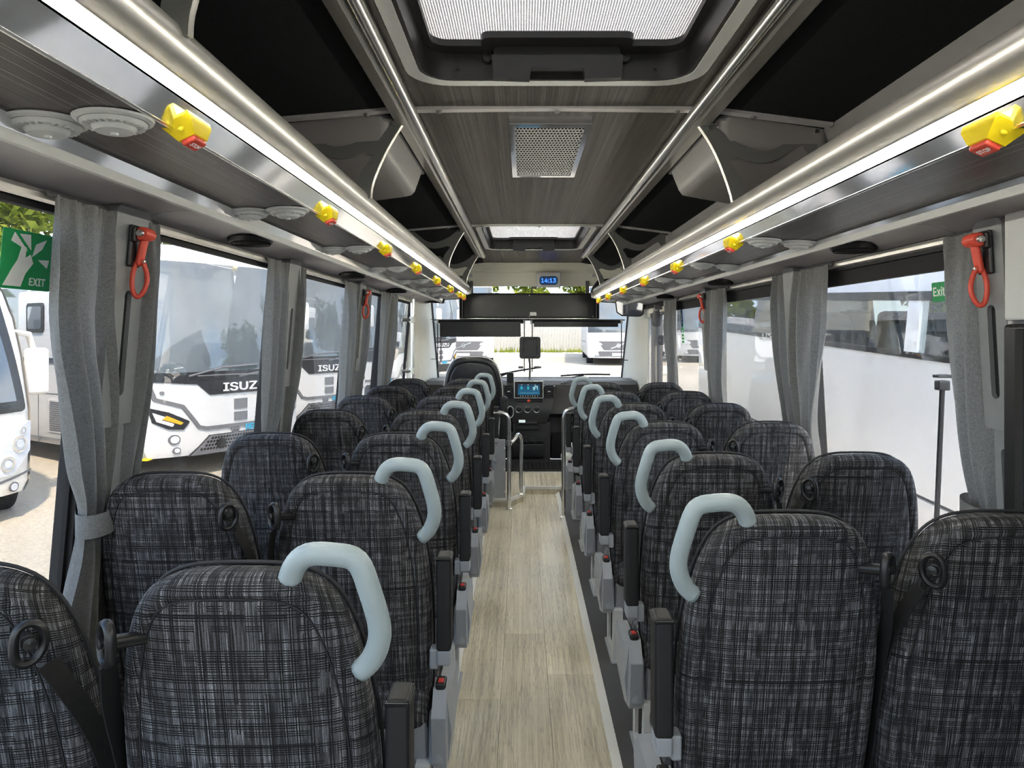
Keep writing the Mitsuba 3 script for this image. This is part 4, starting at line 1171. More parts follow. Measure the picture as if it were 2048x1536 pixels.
def screen_img(p, n, uv):
    x, z = (p.x + .048) / .23, (p.z - .775) / .115
    g = mix((.004, .03, .06), (.006, .10, .20), dr.clip(1 - z, 0, 1))
    t = noise(p.x * 90, p.z * 90)
    def blob(cx_, cz_, w, h):
        return (dr.abs(x - cx_) < w) & (dr.abs(z - cz_) < h)
    c = dr.select(blob(.16, .66, .055, .14) | blob(.47, .66, .05, .14), mi.Color3f(.02, .32, .42) * (.5 + t), g)
    c = dr.select(blob(.80, .66, .12, .20) & (t > .42), mi.Color3f(.25, .5, .55), c)
    c = dr.select((dr.abs(x - .32) < .004) | (dr.abs(x - .64) < .004), mi.Color3f(.02, .12, .2), c)
    c = dr.select(blob(.16, .95, .03, .03) | blob(.47, .95, .03, .03) | blob(.8, .95, .03, .03), mi.Color3f(.35, .42, .45), c)
    dots = dr.abs((x * 12 - dr.floor(x * 12)) - .5) < .22
    return dr.select((z > .17) & (z < .24) & dots & (x > .1) & (x < .95), mi.Color3f(.12, .3, .36), c) * .09


pq = (np.array([(-.05, 7.4985, .778), (.186, 7.4985, .778), (.186, 7.4985, .892), (-.05, 7.4985, .892)]), np.array([(0, 1, 2, 3)]))
key = part(sc_, 'picture', pq, 'screen_black', False, label='lit blue menu picture', uv=np.array([(0, 0), (1, 0), (1, 1), (0, 1.0)]))
scene[key]['emitter'] = dict(type='area', radiance=proc(screen_img))
key = part(sc_, 'menu_icons', cat([lathe([(0, -.001), (.005, 0)], 8, 'y', (x, 7.4975, .764)) for x in np.linspace(-.02, .16, 8)]), 'sign_white', False)
part(db_, 'switch_row', box(-.075, .215, 7.515, 7.54, .700, .728, .004), 'screen_black', 40)
key = part(db_, 'hazard_button', box(.052, .082, 7.508, 7.52, .702, .726, .003), 'hammer_red', 40, label='red hazard light button')
for i, x in enumerate((-.040, .054, .152)):
    k_ = part(db_, 'heater_knob', lathe([(0, -.035), (.022, -.034), (.026, -.02), (.028, 0)], 20, 'y', (x, 7.515, .620)), 'screen_black', 40)
    part(k_, 'ring', lathe([(.028, 0), (.028, -.020), (.034, -.022), (.038, -.010), (.038, 0)], 24, 'y', (x, 7.515, .620)), 'bright_metal', 40, label='bright metal ring')
for x0, x1 in ((-.195, -.105), (.238, .335)):
    vn = part(db_, 'air_outlet', prism(Polygon([(x0, .875), (x1, .875), (x1, .73), (x0 + (.03 if x0 < 0 else 0), .73), (x0, .80)]), .02, 'xz', 7.555), 'screen_black', 30)
    part(vn, 'fins', cat([box(x0 + .006, x1 - .004, 7.535, 7.552, z - .003, z + .003) for z in (.75, .775, .80, .825, .85)]), 'dash_grey', False)
    part(vn, 'slider', box((x0 + x1) / 2 - .015, (x0 + x1) / 2 + .015, 7.525, 7.536, .806, .814, .002), 'light_grey')
tg = part(db_, 'tachograph', box(-.055, .165, 7.535, 7.56, .455, .515, .004), 'screen_black', 40, label='black tachograph unit')
key = part(tg, 'display', box(-.04, .03, 7.531, 7.536, .476, .505), 'sign_white', False, label='lit tachograph display')
scene[key]['emitter'] = dict(type='area', radiance={'type': 'rgb', 'value': [.03, .036, .036]})
part(tg, 'slot', box(.04, .155, 7.532, 7.536, .478, .482), 'coach_grey')
part(db_, 'drawer', box(-.07, .18, 7.545, 7.57, .395, .445, .006), 'coach_black', 40)
part(db_, 'socket_panel', box(-.03, .235, 7.555, 7.58, .255, .325, .006), 'coach_black', 40)
for x in (-.0, .085, .18):
    part(db_, 'socket', box(x - .025, x + .025, 7.548, 7.558, .265, .315, .006), 'screen_black', 40)
part(db_, 'knee_panel', box(-.12, .235, 7.56, 7.59, .09, .245, .02), 'coach_black', 40)
part(db_, 'glove_box', hull([(x, y, z) for x in (.42, 1.2) for (y, z) in ((7.66, .53), (7.64, .36), (7.75, .36), (7.75, .53))]), 'dash_grey', 30)
part(db_, 'glove_latch', box(.53, .56, 7.635, 7.65, .44, .47, .004), 'screen_black')
part(db_, 'lower_panel', hull([(x, y, z) for x in (.32, 1.2) for (y, z) in ((7.66, .345), (7.70, .06), (7.8, .06), (7.8, .345))]), 'coach_black', 30)
gl = part(db_, 'gear_lever', tube([(-.115, 7.45, .40), (-.125, 7.36, .55)], .018, 10), 'screen_black', label='gear lever with bright ring')
part(gl, 'knob', hull(np.vstack([_BALL * .026 + q for q in ((-.127, 7.34, .57), (-.127, 7.33, .66))])), 'screen_black', 60)
part(gl, 'ring', tube([(-.127 + .033 * math.cos(a), 7.31, .615 + .06 * math.sin(a)) for a in np.linspace(0, 2 * PI, 21)[:-1]], .006, 6, True, up=(0, 1, 0)), 'bright_metal', True)
part(db_, 'device', prism(rrect(-.175, -.10, .885, 1.0, .02), .05, 'xz', 7.80), 'screen_black', 40, label='small device standing on the dashboard')
# rubber mat on the platform
mt = thing('rubber_mat', 'black ribbed rubber mat in the driver cab footwell', 'mat')
part(mt, 'sheet', prism(sbox(-.30, 6.90, .435, 7.58), .008, 'xy', .064), 'black_rubber', False)
part(mt, 'edge', box(-.30, .435, 6.885, 6.90, .062, .074, .002), 'white_trim', label='pale edge strip')
part(mt, 'studs', cat([box(x, x + .03, y, y + .008, .071, .076) for x in np.linspace(-.0, .37, 10) for y in np.linspace(7.02, 7.40, 14)]), 'black_rubber', False)

# hand rails and partition beside the driver
hr = thing('handrail', 'pale metal handrail with grey panel behind the driver seat', 'handrail')
pa = spline([(-.235, 5.70, .792), (-.17, 5.70, .790), (-.125, 5.70, .765), (-.112, 5.70, .70), (-.110, 5.70, .30), (-.110, 5.70, .004)], 40)
part(hr, 'tall_tube', tube(pa, .0165, 12), 'bright_metal', 60)
pb = spline([(-.095, 5.70, .545), (-.055, 5.82, .575), (-.030, 5.93, .580), (-.014, 5.965, .54), (-.012, 5.968, .35), (-.012, 5.968, .058)], 36)
part(hr, 'low_tube', tube(pb, .0155, 12), 'bright_metal', 60)
part(hr, 'clamp', cat([lathe([(.016, -.02), (.023, -.018), (.023, .018), (.016, .02)], 14, at=(-.110, 5.70, z)) for z in (.545, .075)] + [lathe([(.016, 0), (.03, .0), (.03, .012), (.016, .02)], 14, at=(-.110, 5.70, .0)), lathe([(.015, 0), (.028, 0), (.028, .01), (.015, .02)], 14, at=(-.012, 5.968, .058))]), 'bright_metal', 40)
part(hr, 'panel', cbox(-.245, -.138, 5.70, 5.712, .09, .575, .004), 'wall_grey', 30, label='grey partition panel')
part(hr, 'panel_screw', cat([lathe([(0, -.005), (.007, -.004), (.008, 0)], 8, 'y', (-.147, 5.70, z)) for z in (.15, .33, .50)]), 'bright_metal')
part(hr, 'foot_tube', rod((-.255, 5.705, .085), (-.11, 5.705, .085), .014, 10), 'bright_metal')
hr2 = thing('handrail', 'slim pale metal handrail by the front right seat', 'handrail')
part(hr2, 'tube', tube(spline([(.47, 5.44, .850), (.375, 5.44, .848), (.335, 5.44, .825), (.322, 5.44, .76), (.320, 5.44, .4), (.320, 5.44, .004)], 36), .0165, 12), 'bright_metal', 60)
part(hr2, 'foot', lathe([(.016, 0), (.03, .0), (.03, .012), (.016, .02)], 14, at=(.320, 5.44, .0)), 'bright_metal')
# dark grab pole at the front door
gp = thing('grab_pole', 'dark grey vertical grab pole by the front door', 'grab pole')
part(gp, 'pole', tube([(1.225, 6.40, .03), (1.225, 6.40, 1.66)], .027, 14), 'pillar_grey', 60)
part(gp, 'sleeve', lathe([(.027, 0), (.037, .01), (.040, .08), (.030, .13), (.027, .14)], 16, at=(1.225, 6.40, 1.50)), 'coach_grey', 50)
part(gp, 'bracket', cat([box(1.205, 1.30, 6.38, 6.42, 1.655, 1.70, .006), box(1.215, 1.29, 6.375, 6.425, 1.33, 1.42, .012)]), 'coach_grey', 40)
part(gp, 'bolt', lathe([(0, -.006), (.008, -.005), (.010, 0)], 10, 'y', (1.25, 6.374, 1.375)), 'bright_metal')
# pale pole with cross rails at the driver's window
dp = thing('grab_pole', 'pale vertical grab pole with cross bars by the driver window', 'grab pole')
part(dp, 'pole', tube([(-1.03, 6.55, .0), (-1.03, 6.55, 1.79)], .020, 14), 'bright_metal', 60)
part(dp, 'cross_bar', cat([rod((-1.12, 6.5, 1.562), (-1.03, 6.55, 1.562), .017, 10), rod((-1.12, 6.5, 1.085), (-1.03, 6.55, 1.085), .017, 10)]), 'bright_metal')
part(dp, 'clamp', cat([lathe([(.02, -.03), (.029, -.028), (.029, .028), (.02, .03)], 14, at=(-1.03, 6.55, z)) for z in (1.562, 1.085)]), 'front_white')
# white bag by the front seat
bg = trimesh.creation.icosphere(subdivisions=3)
bv = np.array(bg.vertices); bv *= [.075, .07, .175]; bv *= (0.8 + .45 * meshkit.noise(bv * 22 + 5))[:, None]
bv += np.array([.445, 6.62, .235]); bv[:, 2] = np.maximum(bv[:, 2], .064)
whole('plastic_bag', (bv, np.array(bg.faces)), 'sign_white', 'crumpled white bag on the front platform', 'bag', smooth=False)
# wipers outside
for a, b, lab in (((-.46, 9.16, .86), (.24, 9.02, 1.0), 'left windscreen wiper outside the glass'), ((.50, 9.16, .88), (1.13, 9.02, .905), 'right windscreen wiper outside the glass')):
    w = thing('windscreen_wiper', lab, 'wiper')
    part(w, 'blade', tube(spline([a, ((a[0] + b[0]) / 2, 9.10, (a[2] + b[2]) / 2 + .01), b], 10), .011, 6), 'coach_black')
    part(w, 'arm', tube([(a[0] + .02, 9.18, a[2] - .05), (a[0] + .3, 9.12, (a[2] + b[2]) / 2)], .012, 6), 'coach_grey')

# ------------------------------------------------------------------ outside: ground, coaches, fence, trees
def gz(y):
    return -0.65 + .025 * np.clip(y, -40, 30) + .004 * np.clip(np.asarray(y, float) - 30, 0, 60)


gy = np.concatenate([np.linspace(-60, 30, 19), np.linspace(36, 140, 10)])
gxs = np.linspace(-90, 90, 19)
structure('ground', grid(np.array([[(x, y, float(gz(y))) for x in gxs[::-1]] for y in gy])), 'asphalt', 'sunlit asphalt of the coach yard', True)


class Coach:
    """a coach standing on the yard: c = foot of the middle of its front, d = direction to the right seen from before it, n = where it faces"""

    def __init__(self, key, c, n, width, length, height, body, rake=.30, bulge=.26, zw=1.35, floor=.28, round_top=.30):
        self.k = key
        n = np.array([n[0], n[1], 0.0]); self.n = n / np.linalg.norm(n)
        self.d = np.array([-self.n[1], self.n[0], 0.0])
        self.c = np.array([c[0], c[1], float(gz(c[1]))])
        self.hw, self.L, self.H, self.rake, self.bulge, self.zw, self.rt = width / 2, length, height, rake, bulge, zw, round_top
        zs = [floor, floor + .1, .7, 1.1, zw, 1.7, 2.1, height - .45, height - .26, height - .12, height - .03, height]
        ins = [.05, .0, 0, 0, 0, 0, .01, .03, .06, .12, .22, .40]
        us = np.linspace(-1, 1, 25)
        rings = []
        for z, i in zip(zs, ins):
            fr = [self.at(u * (self.hw - i), z, -i * .5) for u in us]
            back = [self.c + self.d * (self.hw - i) - self.n * (self.L - .15 - i) + (0, 0, z), self.c + self.d * (self.hw - i - .15) - self.n * (self.L - i) + (0, 0, z),
                    self.c - self.d * (self.hw - i - .15) - self.n * (self.L - i) + (0, 0, z), self.c - self.d * (self.hw - i) - self.n * (self.L - .15 - i) + (0, 0, z)]
            rings.append(fr + back)
        v = np.array(rings); k, m = v.shape[:2]
        f = [(a * m + b, a * m + (b + 1) % m, (a + 1) * m + (b + 1) % m, (a + 1) * m + b) for a in range(k - 1) for b in range(m)]
        f = np.array(f)
        vv = np.vstack([v.reshape(-1, 3), v[0].mean(0)[None], v[-1].mean(0)[None]])
        t = np.vstack([f[:, [0, 1, 2]], f[:, [0, 2, 3]], [(k * m, (b + 1) % m, b) for b in range(m)], [(k * m + 1, (k - 1) * m + b, (k - 1) * m + (b + 1) % m) for b in range(m)]])
        part(key, 'body', (vv, t), body, 30)

    def at(self, u, z, off=0.0):
        b = self.bulge * abs(u / self.hw) ** 3.2 + (self.rake * max(0, (z - self.zw) / (self.H - self.zw)) ** 1.25) + .05 * max(0, (.6 - z)) ** 1.0
        return self.c + self.d * u + self.n * (off - b) + np.array([0, 0, z])

    def front(self, name, poly, m, off=.012, th=.03, label=None, smooth=30, size=.12, owner=None):
        geoms = [g for g in getattr(poly, 'geoms', [poly]) if g.area > 1e-7]
        out = []
        for g in geoms:
            e = trimesh.creation.extrude_polygon(g, th, engine='earcut')
            v, f = trimesh.remesh.subdivide_to_size(e.vertices, e.faces, size, max_iter=8)
            out.append((np.array([self.at(p[0], p[1], off - th + p[2]) for p in v]), f))
        return part(owner or self.k, name, cat(out), m, smooth, label)

    def side(self, s, name, poly, m, off=.012, th=.03, label=None, smooth=30):
        """poly in (distance back from the front, height) on the side s (+1 = right seen from before it)"""
        out = []
        for g in [g for g in getattr(poly, 'geoms', [poly]) if g.area > 1e-7]:
            e = trimesh.creation.extrude_polygon(g, th, engine='earcut')
            v, f = np.array(e.vertices), np.array(e.faces)
            P = self.c + s * self.d * (self.hw + off - th + v[:, 2:3]) - self.n * v[:, 0:1] + np.array([0, 0, 1.0]) * v[:, 1:2]
            out.append((P, f if s < 0 else f[:, ::-1]))
        return part(self.k, name, cat(out), m, smooth, label)

    def rod(self, name, pts, r, m, label=None):
        return part(self.k, name, tube([self.at(*p) for p in pts], r, 8), m, 50, label)

    def disc(self, name, u, z, r, m, depth=.03, label=None, owner=None):
        return self.front(name, Point(u, z).buffer(r, quad_segs=6), m, depth, depth + .02, label, 30, .2, owner)

    def wheel(self, s, back, r=.46):
        p = self.c + s * self.d * (self.hw - .16) - self.n * back + np.array([0, 0, r])
        w = lathe([(0, -.14), (r * .55, -.14), (r * .6, -.12), (r * .95, -.14), (r, -.10), (r, .10), (r * .95, .14), (r * .6, .12), (r * .55, .10), (0, .10)], 28, 'x')
        a = math.atan2(self.d[1], self.d[0])
        return part(self.k, 'wheel', move(rot(w, (0, 0, 1), a), p), 'black_rubber', 30)

    def letters(self, name, s, u, z, h, m, stretch=1.0, off=.035, bold=True):
        t = meshkit.text_mesh(s, h, .012, bold)
        v = np.array(t.vertices); v[:, 0] *= stretch
        v[:, 0] += u - (v[:, 0].min() + v[:, 0].max()) / 2
        return part(self.k, name, (np.array([self.at(p[0], z + p[1], off + p[2]) for p in v]), np.array(t.faces)), m, False)


def city_coach(c, label, detail=2):
    k = thing('coach', label, 'bus', 'white midi coaches parked side by side')
    b = Coach(k, c, (.854, -.52), 2.36, 7.9, 3.02, 'coach_white')
    hw = b.hw
    top = 2.78
    glass = Polygon([(-hw + .05, 1.34), (hw - .05, 1.34), (hw - .10, 2.2), (hw - .16, top), (-hw + .16, top), (-hw + .10, 2.2)]).buffer(.03).buffer(-.03)
    b.front('windscreen', glass, 'coach_glass', .014, .03, 'wet reflecting windscreen', 60)
    mask = Polygon([(-hw + .04, 1.35), (hw - .04, 1.35), (hw - .03, 1.24), (.62, 1.19), (.46, 1.045), (-.46, 1.045), (-.62, 1.19), (-hw + .03, 1.24)])
    b.front('black_mask', mask, 'coach_black', .016, .03)
    b.letters('lettering', 'ISUZU', .05, 1.085, .105, 'chrome_letter', 1.52)
    for z0, z1 in ((.83, .965), (.675, .79)):
        b.front('square_cover', sbox(-.10, z0, .10, z1), 'coach_grey', .016, .03)
    line = LineString([(-hw + .03, 1.20), (-hw + .09, 1.02), (-.80, .92), (-.60, .64), (-.50, .615), (.50, .615), (.60, .64), (.80, .92), (hw - .09, 1.02), (hw - .03, 1.20)])
    b.front('dark_trim_line', line.buffer(.022, join_style='round'), 'coach_grey', .018, .03)
    for s in (-1, 1):
        sur = Polygon([(s * (hw - .04), .90), (s * (hw - .22), .84), (s * .74, .72), (s * .80, .64), (s * .95, .655), (s * (hw - .08), .74)]).buffer(.015)
        hl = b.front('headlight', sur, 'coach_black', .020, .04, 'slanted headlight with orange bar')
        b.front('indicator', Polygon([(s * (hw - .20), .815), (s * .80, .715), (s * .83, .69), (s * (hw - .16), .77)]), 'orange_lens', .032, .02, owner=hl)
        b.front('lens', Polygon([(s * (hw - .06), .86), (s * (hw - .19), .80), (s * .90, .70), (s * .92, .672), (s * (hw - .10), .745)]).difference(Polygon([(s * (hw - .21), .825), (s * .78, .72), (s * .83, .68), (s * (hw - .15), .765)])), 'lamp_lens', .028, .02, owner=hl)
        f1 = b.disc('fog_lamp', s * .89, .505, .062, 'coach_grey', .02)
        b.disc('lens', s * .89, .505, .046, 'lamp_lens', .03, owner=f1)
        f2 = b.disc('fog_lamp', s * .86, .365, .042, 'coach_grey', .02)
        b.disc('lens', s * .86, .365, .028, 'lamp_lens', .03, owner=f2)
        b.disc('eye_screw', s * (hw - .16), 1.10, .022, 'coach_grey', .018)
    gp_ = Polygon([(-.72, .27), (-.46, .52), (.46, .52), (.72, .27)])
    gr = b.front('lower_grille', gp_, 'coach_black', .014, .03)
    if detail > 1:
        hexes = []
        for j in range(5):
            for i in range(-17, 18):
                q = Point(i * .042 + (.021 if j % 2 else 0), .30 + j * .044).buffer(.019, quad_segs=2)
                if gp_.buffer(-.02).contains(q):
                    hexes.append(q)
        b.front('honeycomb', gp_.buffer(-.008).difference(unary_union(hexes)), 'coach_grey', .022, .012, smooth=False, size=.2, owner=gr)
    sd = b.disc('sensor', -.30, .40, .065, 'black_plastic', .035, owner=gr)
    b.letters('rent_lettering', 'RENT', .20, .535, .075, 'rent_blue', 1.0, .020)
    b.front('round_logo', Point(-.085, .57).buffer(.062).difference(Point(-.085, .57).buffer(.046)), 'coach_grey', .020, .02)
    b.front('logo_band', unary_union([sbox(-.15, .558, -.02, .582), Polygon([(-.11, .59), (-.085, .612), (-.06, .59)]), Polygon([(-.11, .55), (-.085, .528), (-.06, .55)])]), 'coach_grey', .022, .02)
    b.rod('wiper', [(-.75, 1.30, .05), (-.3, 1.40, .05), (.25, 1.42, .04)], .014, 'coach_grey')
    b.rod('wiper', [(-.05, 1.27, .05), (.4, 1.33, .05), (.85, 1.36, .04)], .014, 'coach_grey')
    b.rod('wiper', [(-.65, 1.30, .06), (-.15, 1.30, .06), (.35, 1.28, .05)], .010, 'coach_grey')
    for s in (-1, 1):
        m_ = b.at(s * (hw + .04), 2.05, .22)
        mk = part(k, 'mirror', cat([tube([b.at(s * (hw - .1), 2.78, -.05), b.at(s * (hw + .02), 2.72, .25), b.at(s * (hw + .04), 2.4, .26)], .028, 8), hull(np.vstack([_BALL * .06 + m_ + (0, 0, z) + b.d * a for z in (-.12, .22) for a in (-.05, .05)]))]), 'coach_white', 50)
        part(k, 'corner_mark', cat([box(*(lambda p: (p[0] - .05, p[0] + .05, p[1] - .05, p[1] + .05, p[2], p[2] + .02))(b.at(s * (hw - .03), .27, -.02)))]), 'yellow_plastic')
    # the side seen from here: window band, small cab window, louvres, skirt line
    for s in (-1, 1):
        b.side(s, 'window_band', Polygon([(.55, 1.45), (7.4, 1.45), (7.4, 2.5), (.75, 2.5)]).buffer(.02), 'coach_glass', .014, .03, 'dark side windows')
        b.side(s, 'window_post', unary_union([sbox(x, 1.43, x + .09, 2.52) for x in (1.7, 3.1, 4.5, 5.9)]), 'coach_white' if detail > 1 else 'coach_black', .02, .03)
        b.side(s, 'skirt_line', sbox(.3, .99, 7.6, 1.004), 'coach_grey', .004, .02)
        b.side(s, 'panel_joint', unary_union([sbox(x, .30, x + .014, .99) for x in (.9, 1.85, 2.9, 4.6, 6.1)]), 'coach_grey', .004, .02)
        lv = b.side(s, 'louvre_frame', sbox(1.98, .46, 2.60, .92), 'coach_white', .012, .02)
        for q in range(14):
            b.side(s, 'louvre_slat', sbox(2.02, .485 + q * .030, 2.56, .503 + q * .030), 'coach_grey', .018, .02)
        if s < 0:
            b.side(s, 'pale_panel', rrect(2.35, 3.45, 1.5, 2.45, .08), 'coach_white', .026, .03)
            wb = b.side(s, 'cab_window', rrect(2.68, 3.16, 1.86, 2.28, .06), 'black_plastic', .05, .04, 'small side window with rounded frame')
            b.side(s, 'cab_pane', rrect(2.73, 3.11, 1.91, 2.23, .04), 'coach_glass', .055, .01)
        b.wheel(s, 1.3); b.wheel(s, 6.0)
    part(k, 'roof_unit', move(rot(box(-.85, .85, -1.1, 1.1, 0, .20, .08), (0, 0, 1), math.atan2(b.d[1], b.d[0])), b.c - b.n * 3.6 + np.array([0, 0, 2.99])), 'coach_white', 40)
    return b


names = ['white midi coach with lettered front, first past the cream van on the left', 'second white midi coach in the row on the left', 'third white midi coach in the row on the left', 'fourth white midi coach in the row on the left', 'fifth white midi coach in the row, farthest on the left']
for i in range(5):
    city_coach((-3.84 + .30 * i, 9.53 + 3.27 * i), names[i], 2 if i < 2 else 1)

# cream van at the far left
k = thing('van', 'cream van front with large chrome headlight at the far left', 'van')
b = Coach(k, (-5.50, 6.32), (.80, -.60), 2.05, 5.6, 2.62, 'coach_cream', rake=.75, bulge=.36, zw=1.15, floor=.30)
hw = b.hw
b.front('windscreen', Polygon([(-hw + .12, 1.18), (hw - .12, 1.18), (hw - .16, 1.7), (hw - .22, 2.28), (-hw + .22, 2.28), (-hw + .16, 1.7)]).buffer(.05), 'black_plastic', .014, .03, 'black framed windscreen')
b.front('windscreen_glass', Polygon([(-hw + .17, 1.24), (hw - .17, 1.24), (hw - .21, 1.7), (hw - .27, 2.22), (-hw + .27, 2.22), (-hw + .21, 1.7)]), 'coach_glass', .022, .02, smooth=60)
for s in (-1, 1):
    hl = b.front('headlight', Polygon([(s * (hw - .02), 1.0), (s * (hw - .16), .93), (s * (hw - .40), .64), (s * (hw - .42), .52), (s * (hw - .22), .52), (s * (hw - .03), .72)]).buffer(.02), 'lamp_lens', .016, .03, 'large chrome headlight')
    for u, z, r in ((hw - .14, .80, .085), (hw - .27, .62, .075), (hw - .10, .93, .04)):
        b.front('reflector', Point(s * u, z).buffer(r, quad_segs=6).difference(Point(s * u, z).buffer(r * .72, quad_segs=6)), 'bright_metal', .03, .03, owner=hl)
        b.disc('bulb', s * u, z, r * .45, 'lamp_lens', .034, owner=hl)
    fl = b.disc('fog_lamp', s * (hw - .20), .375, .05, 'coach_grey', .02)
    b.disc('lens', s * (hw - .20), .375, .036, 'lamp_lens', .03, owner=fl)
    m_ = b.at(s * (hw + .20), 1.52, -.02)
    part(k, 'mirror', cat([tube([b.at(s * (hw - .10), 1.95, -.06), b.at(s * (hw + .14), 1.92, .03), b.at(s * (hw + .20), 1.72, 0)], .035, 8), hull(np.vstack([_BALL * .05 + m_ + (0, 0, z) + b.d * a for z in (-.22, .20) for a in (-.07, .07)]))]), 'coach_cream', 50)
    b.side(s, 'side_glass', Polygon([(.75, 1.25), (5.2, 1.25), (5.2, 2.15), (1.2, 2.15)]), 'coach_glass', .012, .02)
    b.wheel(s, .95, .36); b.wheel(s, 4.4, .36)
b.front('bumper_line', LineString([(-hw, .50), (-.6, .43), (.6, .43), (hw, .50)]).buffer(.012), 'coach_grey', .008, .02)
b.front('grille', Polygon([(-.5, .5), (.5, .5), (.55, .85), (-.55, .85)]), 'coach_black', .014, .02)
b.rod('wiper', [(-.4, 1.16, .05), (.2, 1.28, .03), (.62, 1.42, .02)], .012, 'coach_black')


# big coaches standing in front
def big_coach(c, n, label, length=12.5):
    k = thing('coach', label, 'bus', 'large white coaches ahead of the windscreen')
    b = Coach(k, c, n, 2.55, length, 3.55, 'coach_white', rake=.22, bulge=.30, zw=1.5, floor=.32)
    hw = b.hw
    b.front('windscreen', Polygon([(-hw + .05, 1.42), (hw - .05, 1.42), (hw - .12, 3.25), (-hw + .12, 3.25)]).buffer(.03), 'coach_glass', .014, .03, smooth=60)
    b.front('upper_grille', Polygon([(-.78, .98), (.78, .98), (.58, .70), (-.58, .70)]).buffer(.04), 'coach_grey', .014, .03)
    b.front('slash_bar', LineString([(-.30, .72), (.30, .96)]).buffer(.02), 'bright_metal', .03, .03)
    b.front('round_emblem', Point(0, .84).buffer(.085).difference(Point(0, .84).buffer(.055)), 'bright_metal', .035, .03)
    b.front('bumper_intake', Polygon([(-.98, .40), (.98, .40), (.80, .60), (-.80, .60)]), 'coach_grey', .014, .03)
    b.front('number_plate', sbox(-.26, .42, .26, .53), 'sign_white', .028, .02)
    b.letters('plate_lettering', 'JZM-313' if n[0] > -.5 else '', 0, .445, .06, 'coach_grey', 1.0, .022) if False else None
    for s in (-1, 1):
        b.front('headlight', Polygon([(s * (hw - .03), 1.06), (s * .72, .96), (s * .66, .86), (s * (hw - .05), .86)]), 'lamp_lens', .016, .03)
        b.front('bumper_corner', Polygon([(s * .84, .56), (s * .94, .42), (s * .78, .42)]), 'lamp_lens', .03, .02)
        b.side(s, 'window_band', sbox(.7, 1.75, length - .5, 2.95), 'coach_glass', .014, .03)
        b.side(s, 'hatch_joint', unary_union([sbox(x, .36, x + .03, 1.6) for x in np.arange(2.8, length - 1, 1.5)]), 'coach_grey', .004, .02)
        b.side(s, 'hatch_latch', unary_union([sbox(x, .9, x + .12, 1.0) for x in np.arange(3.4, length - 1, 1.5)]), 'coach_grey', .006, .02)
        b.wheel(s, 2.2, .5); b.wheel(s, 8.6, .5)
        m_ = b.at(s * (hw + .10), 2.35, .35)
        part(k, 'mirror', cat([tube([b.at(s * (hw - .1), 3.1, .0), b.at(s * (hw + .1), 2.95, .35), b.at(s * (hw + .1), 2.6, .36)], .04, 8), hull(np.vstack([_BALL * .08 + m_ + (0, 0, z) for z in (-.25, .25)]))]), 'coach_white', 50)
    return b


big_coach((-2.45, 29.0), (.05, -1), 'large white coach parked ahead on the left of the windscreen')
big_coach((3.98, 29.0), (-.06, -1), 'large white coach parked ahead on the right of the windscreen')
big_coach((8.15, 31.0), (-.10, -1), 'large white coach seen through the third right window')

# white minibus standing close on the right: lower wall, glazed upper half, cab inside
def nb(y):
    return 2.27 - .043 * (y - 3.79), .049 * (y - 3.79)


k = thing('minibus', 'white minibus parked close along the right windows', 'minibus')
ya, yb = 2.55, 8.25
belt, low, gtop, roof, bot = 1.286, .495, 1.665, 1.90, -.28


def nwall(z0, z1, y0, y1, off=0.0, th=.03, far=False):
    p = []
    for y in (y0, y1):
        x, dz = nb(y)
        x += (1.95 if far else 0)
        for z in (z0, z1):
            tum = .10 * max(0, z - belt) * (-1 if far else 1)
            p += [(x + tum - off, y, z + dz), (x + tum - off + th, y, z + dz)]
    return hull(p)


for far in (False, True):
    sfx = ' of the far side' if far else ''
    part(k, 'side_panel', nwall(low + .012, belt, ya + .35, yb, far=far), 'minibus_white', False)
    part(k, 'lower_panel', cat([nwall(bot, low - .012, a + .006, c_ - .006, far=far) for a, c_ in ((ya + .2, 4.55), (4.55, 6.4), (6.4, yb))]), 'minibus_white', False)
    part(k, 'groove', nwall(bot, belt, ya + .4, yb - .03, -.02, .01, far), 'coach_grey', False)
    part(k, 'roof_side', nwall(gtop, roof, ya + .9, yb, far=far), 'minibus_white', False)
    for a, c_ in ((yb - .16, yb), (5.72, 5.95), (4.02, 4.14)):
        part(k, 'window_post', nwall(belt, gtop, a, c_, .004, .05, far), 'minibus_white' if c_ == 4.14 else 'coach_black', False)
    part(k, 'window_seal', cat([nwall(belt - .004, belt + .03, 3.3, yb - .1, .008, .03, far), nwall(gtop - .05, gtop + .004, 3.3, yb - .1, .008, .03, far)]), 'coach_black', False)
    x0_, dz0 = nb(3.4); x1_, dz1 = nb(yb)
    xa = 1.95 if far else 0
    part(k, 'side_pane', grid(np.array([[(nb(y)[0] + xa + .012 + (.038 if z > belt and not far else 0) * 1.0, y, z + nb(y)[1]) for z in (belt, gtop)] for y in (3.4, yb - .1)])), 'tint_glass', False)
rf = []
for t in np.linspace(0, 1, 7):
    pass
zz_ = [(0.05, roof - .02), (.25, roof + .07), (.6, roof + .11), (1.35, roof + .11), (1.70, roof + .07), (1.90, roof - .02)]
part(k, 'roof', cat([hull([(nb(y)[0] + x, y, z + nb(y)[1] + dz) for (x, z) in (zz_[i], zz_[i + 1]) for y in (ya + 1.0, yb) for dz in (0, .03)]) for i in range(5)]), 'minibus_white', 40)
part(k, 'rear_wall', hull([(nb(yb)[0] + x, yb + dy, z + nb(yb)[1]) for x in (.06, 1.92) for dy in (-.04, 0) for z in (bot, roof + .06)]), 'minibus_white', 30)
part(k, 'front_wall', hull([(nb(ya)[0] + x, y, z) for x in (.04, 1.95) for (y, z) in ((ya + .05, bot), (ya + .05, .95), (ya + .35, 1.10), (ya + .5, bot))]), 'minibus_white', 30)
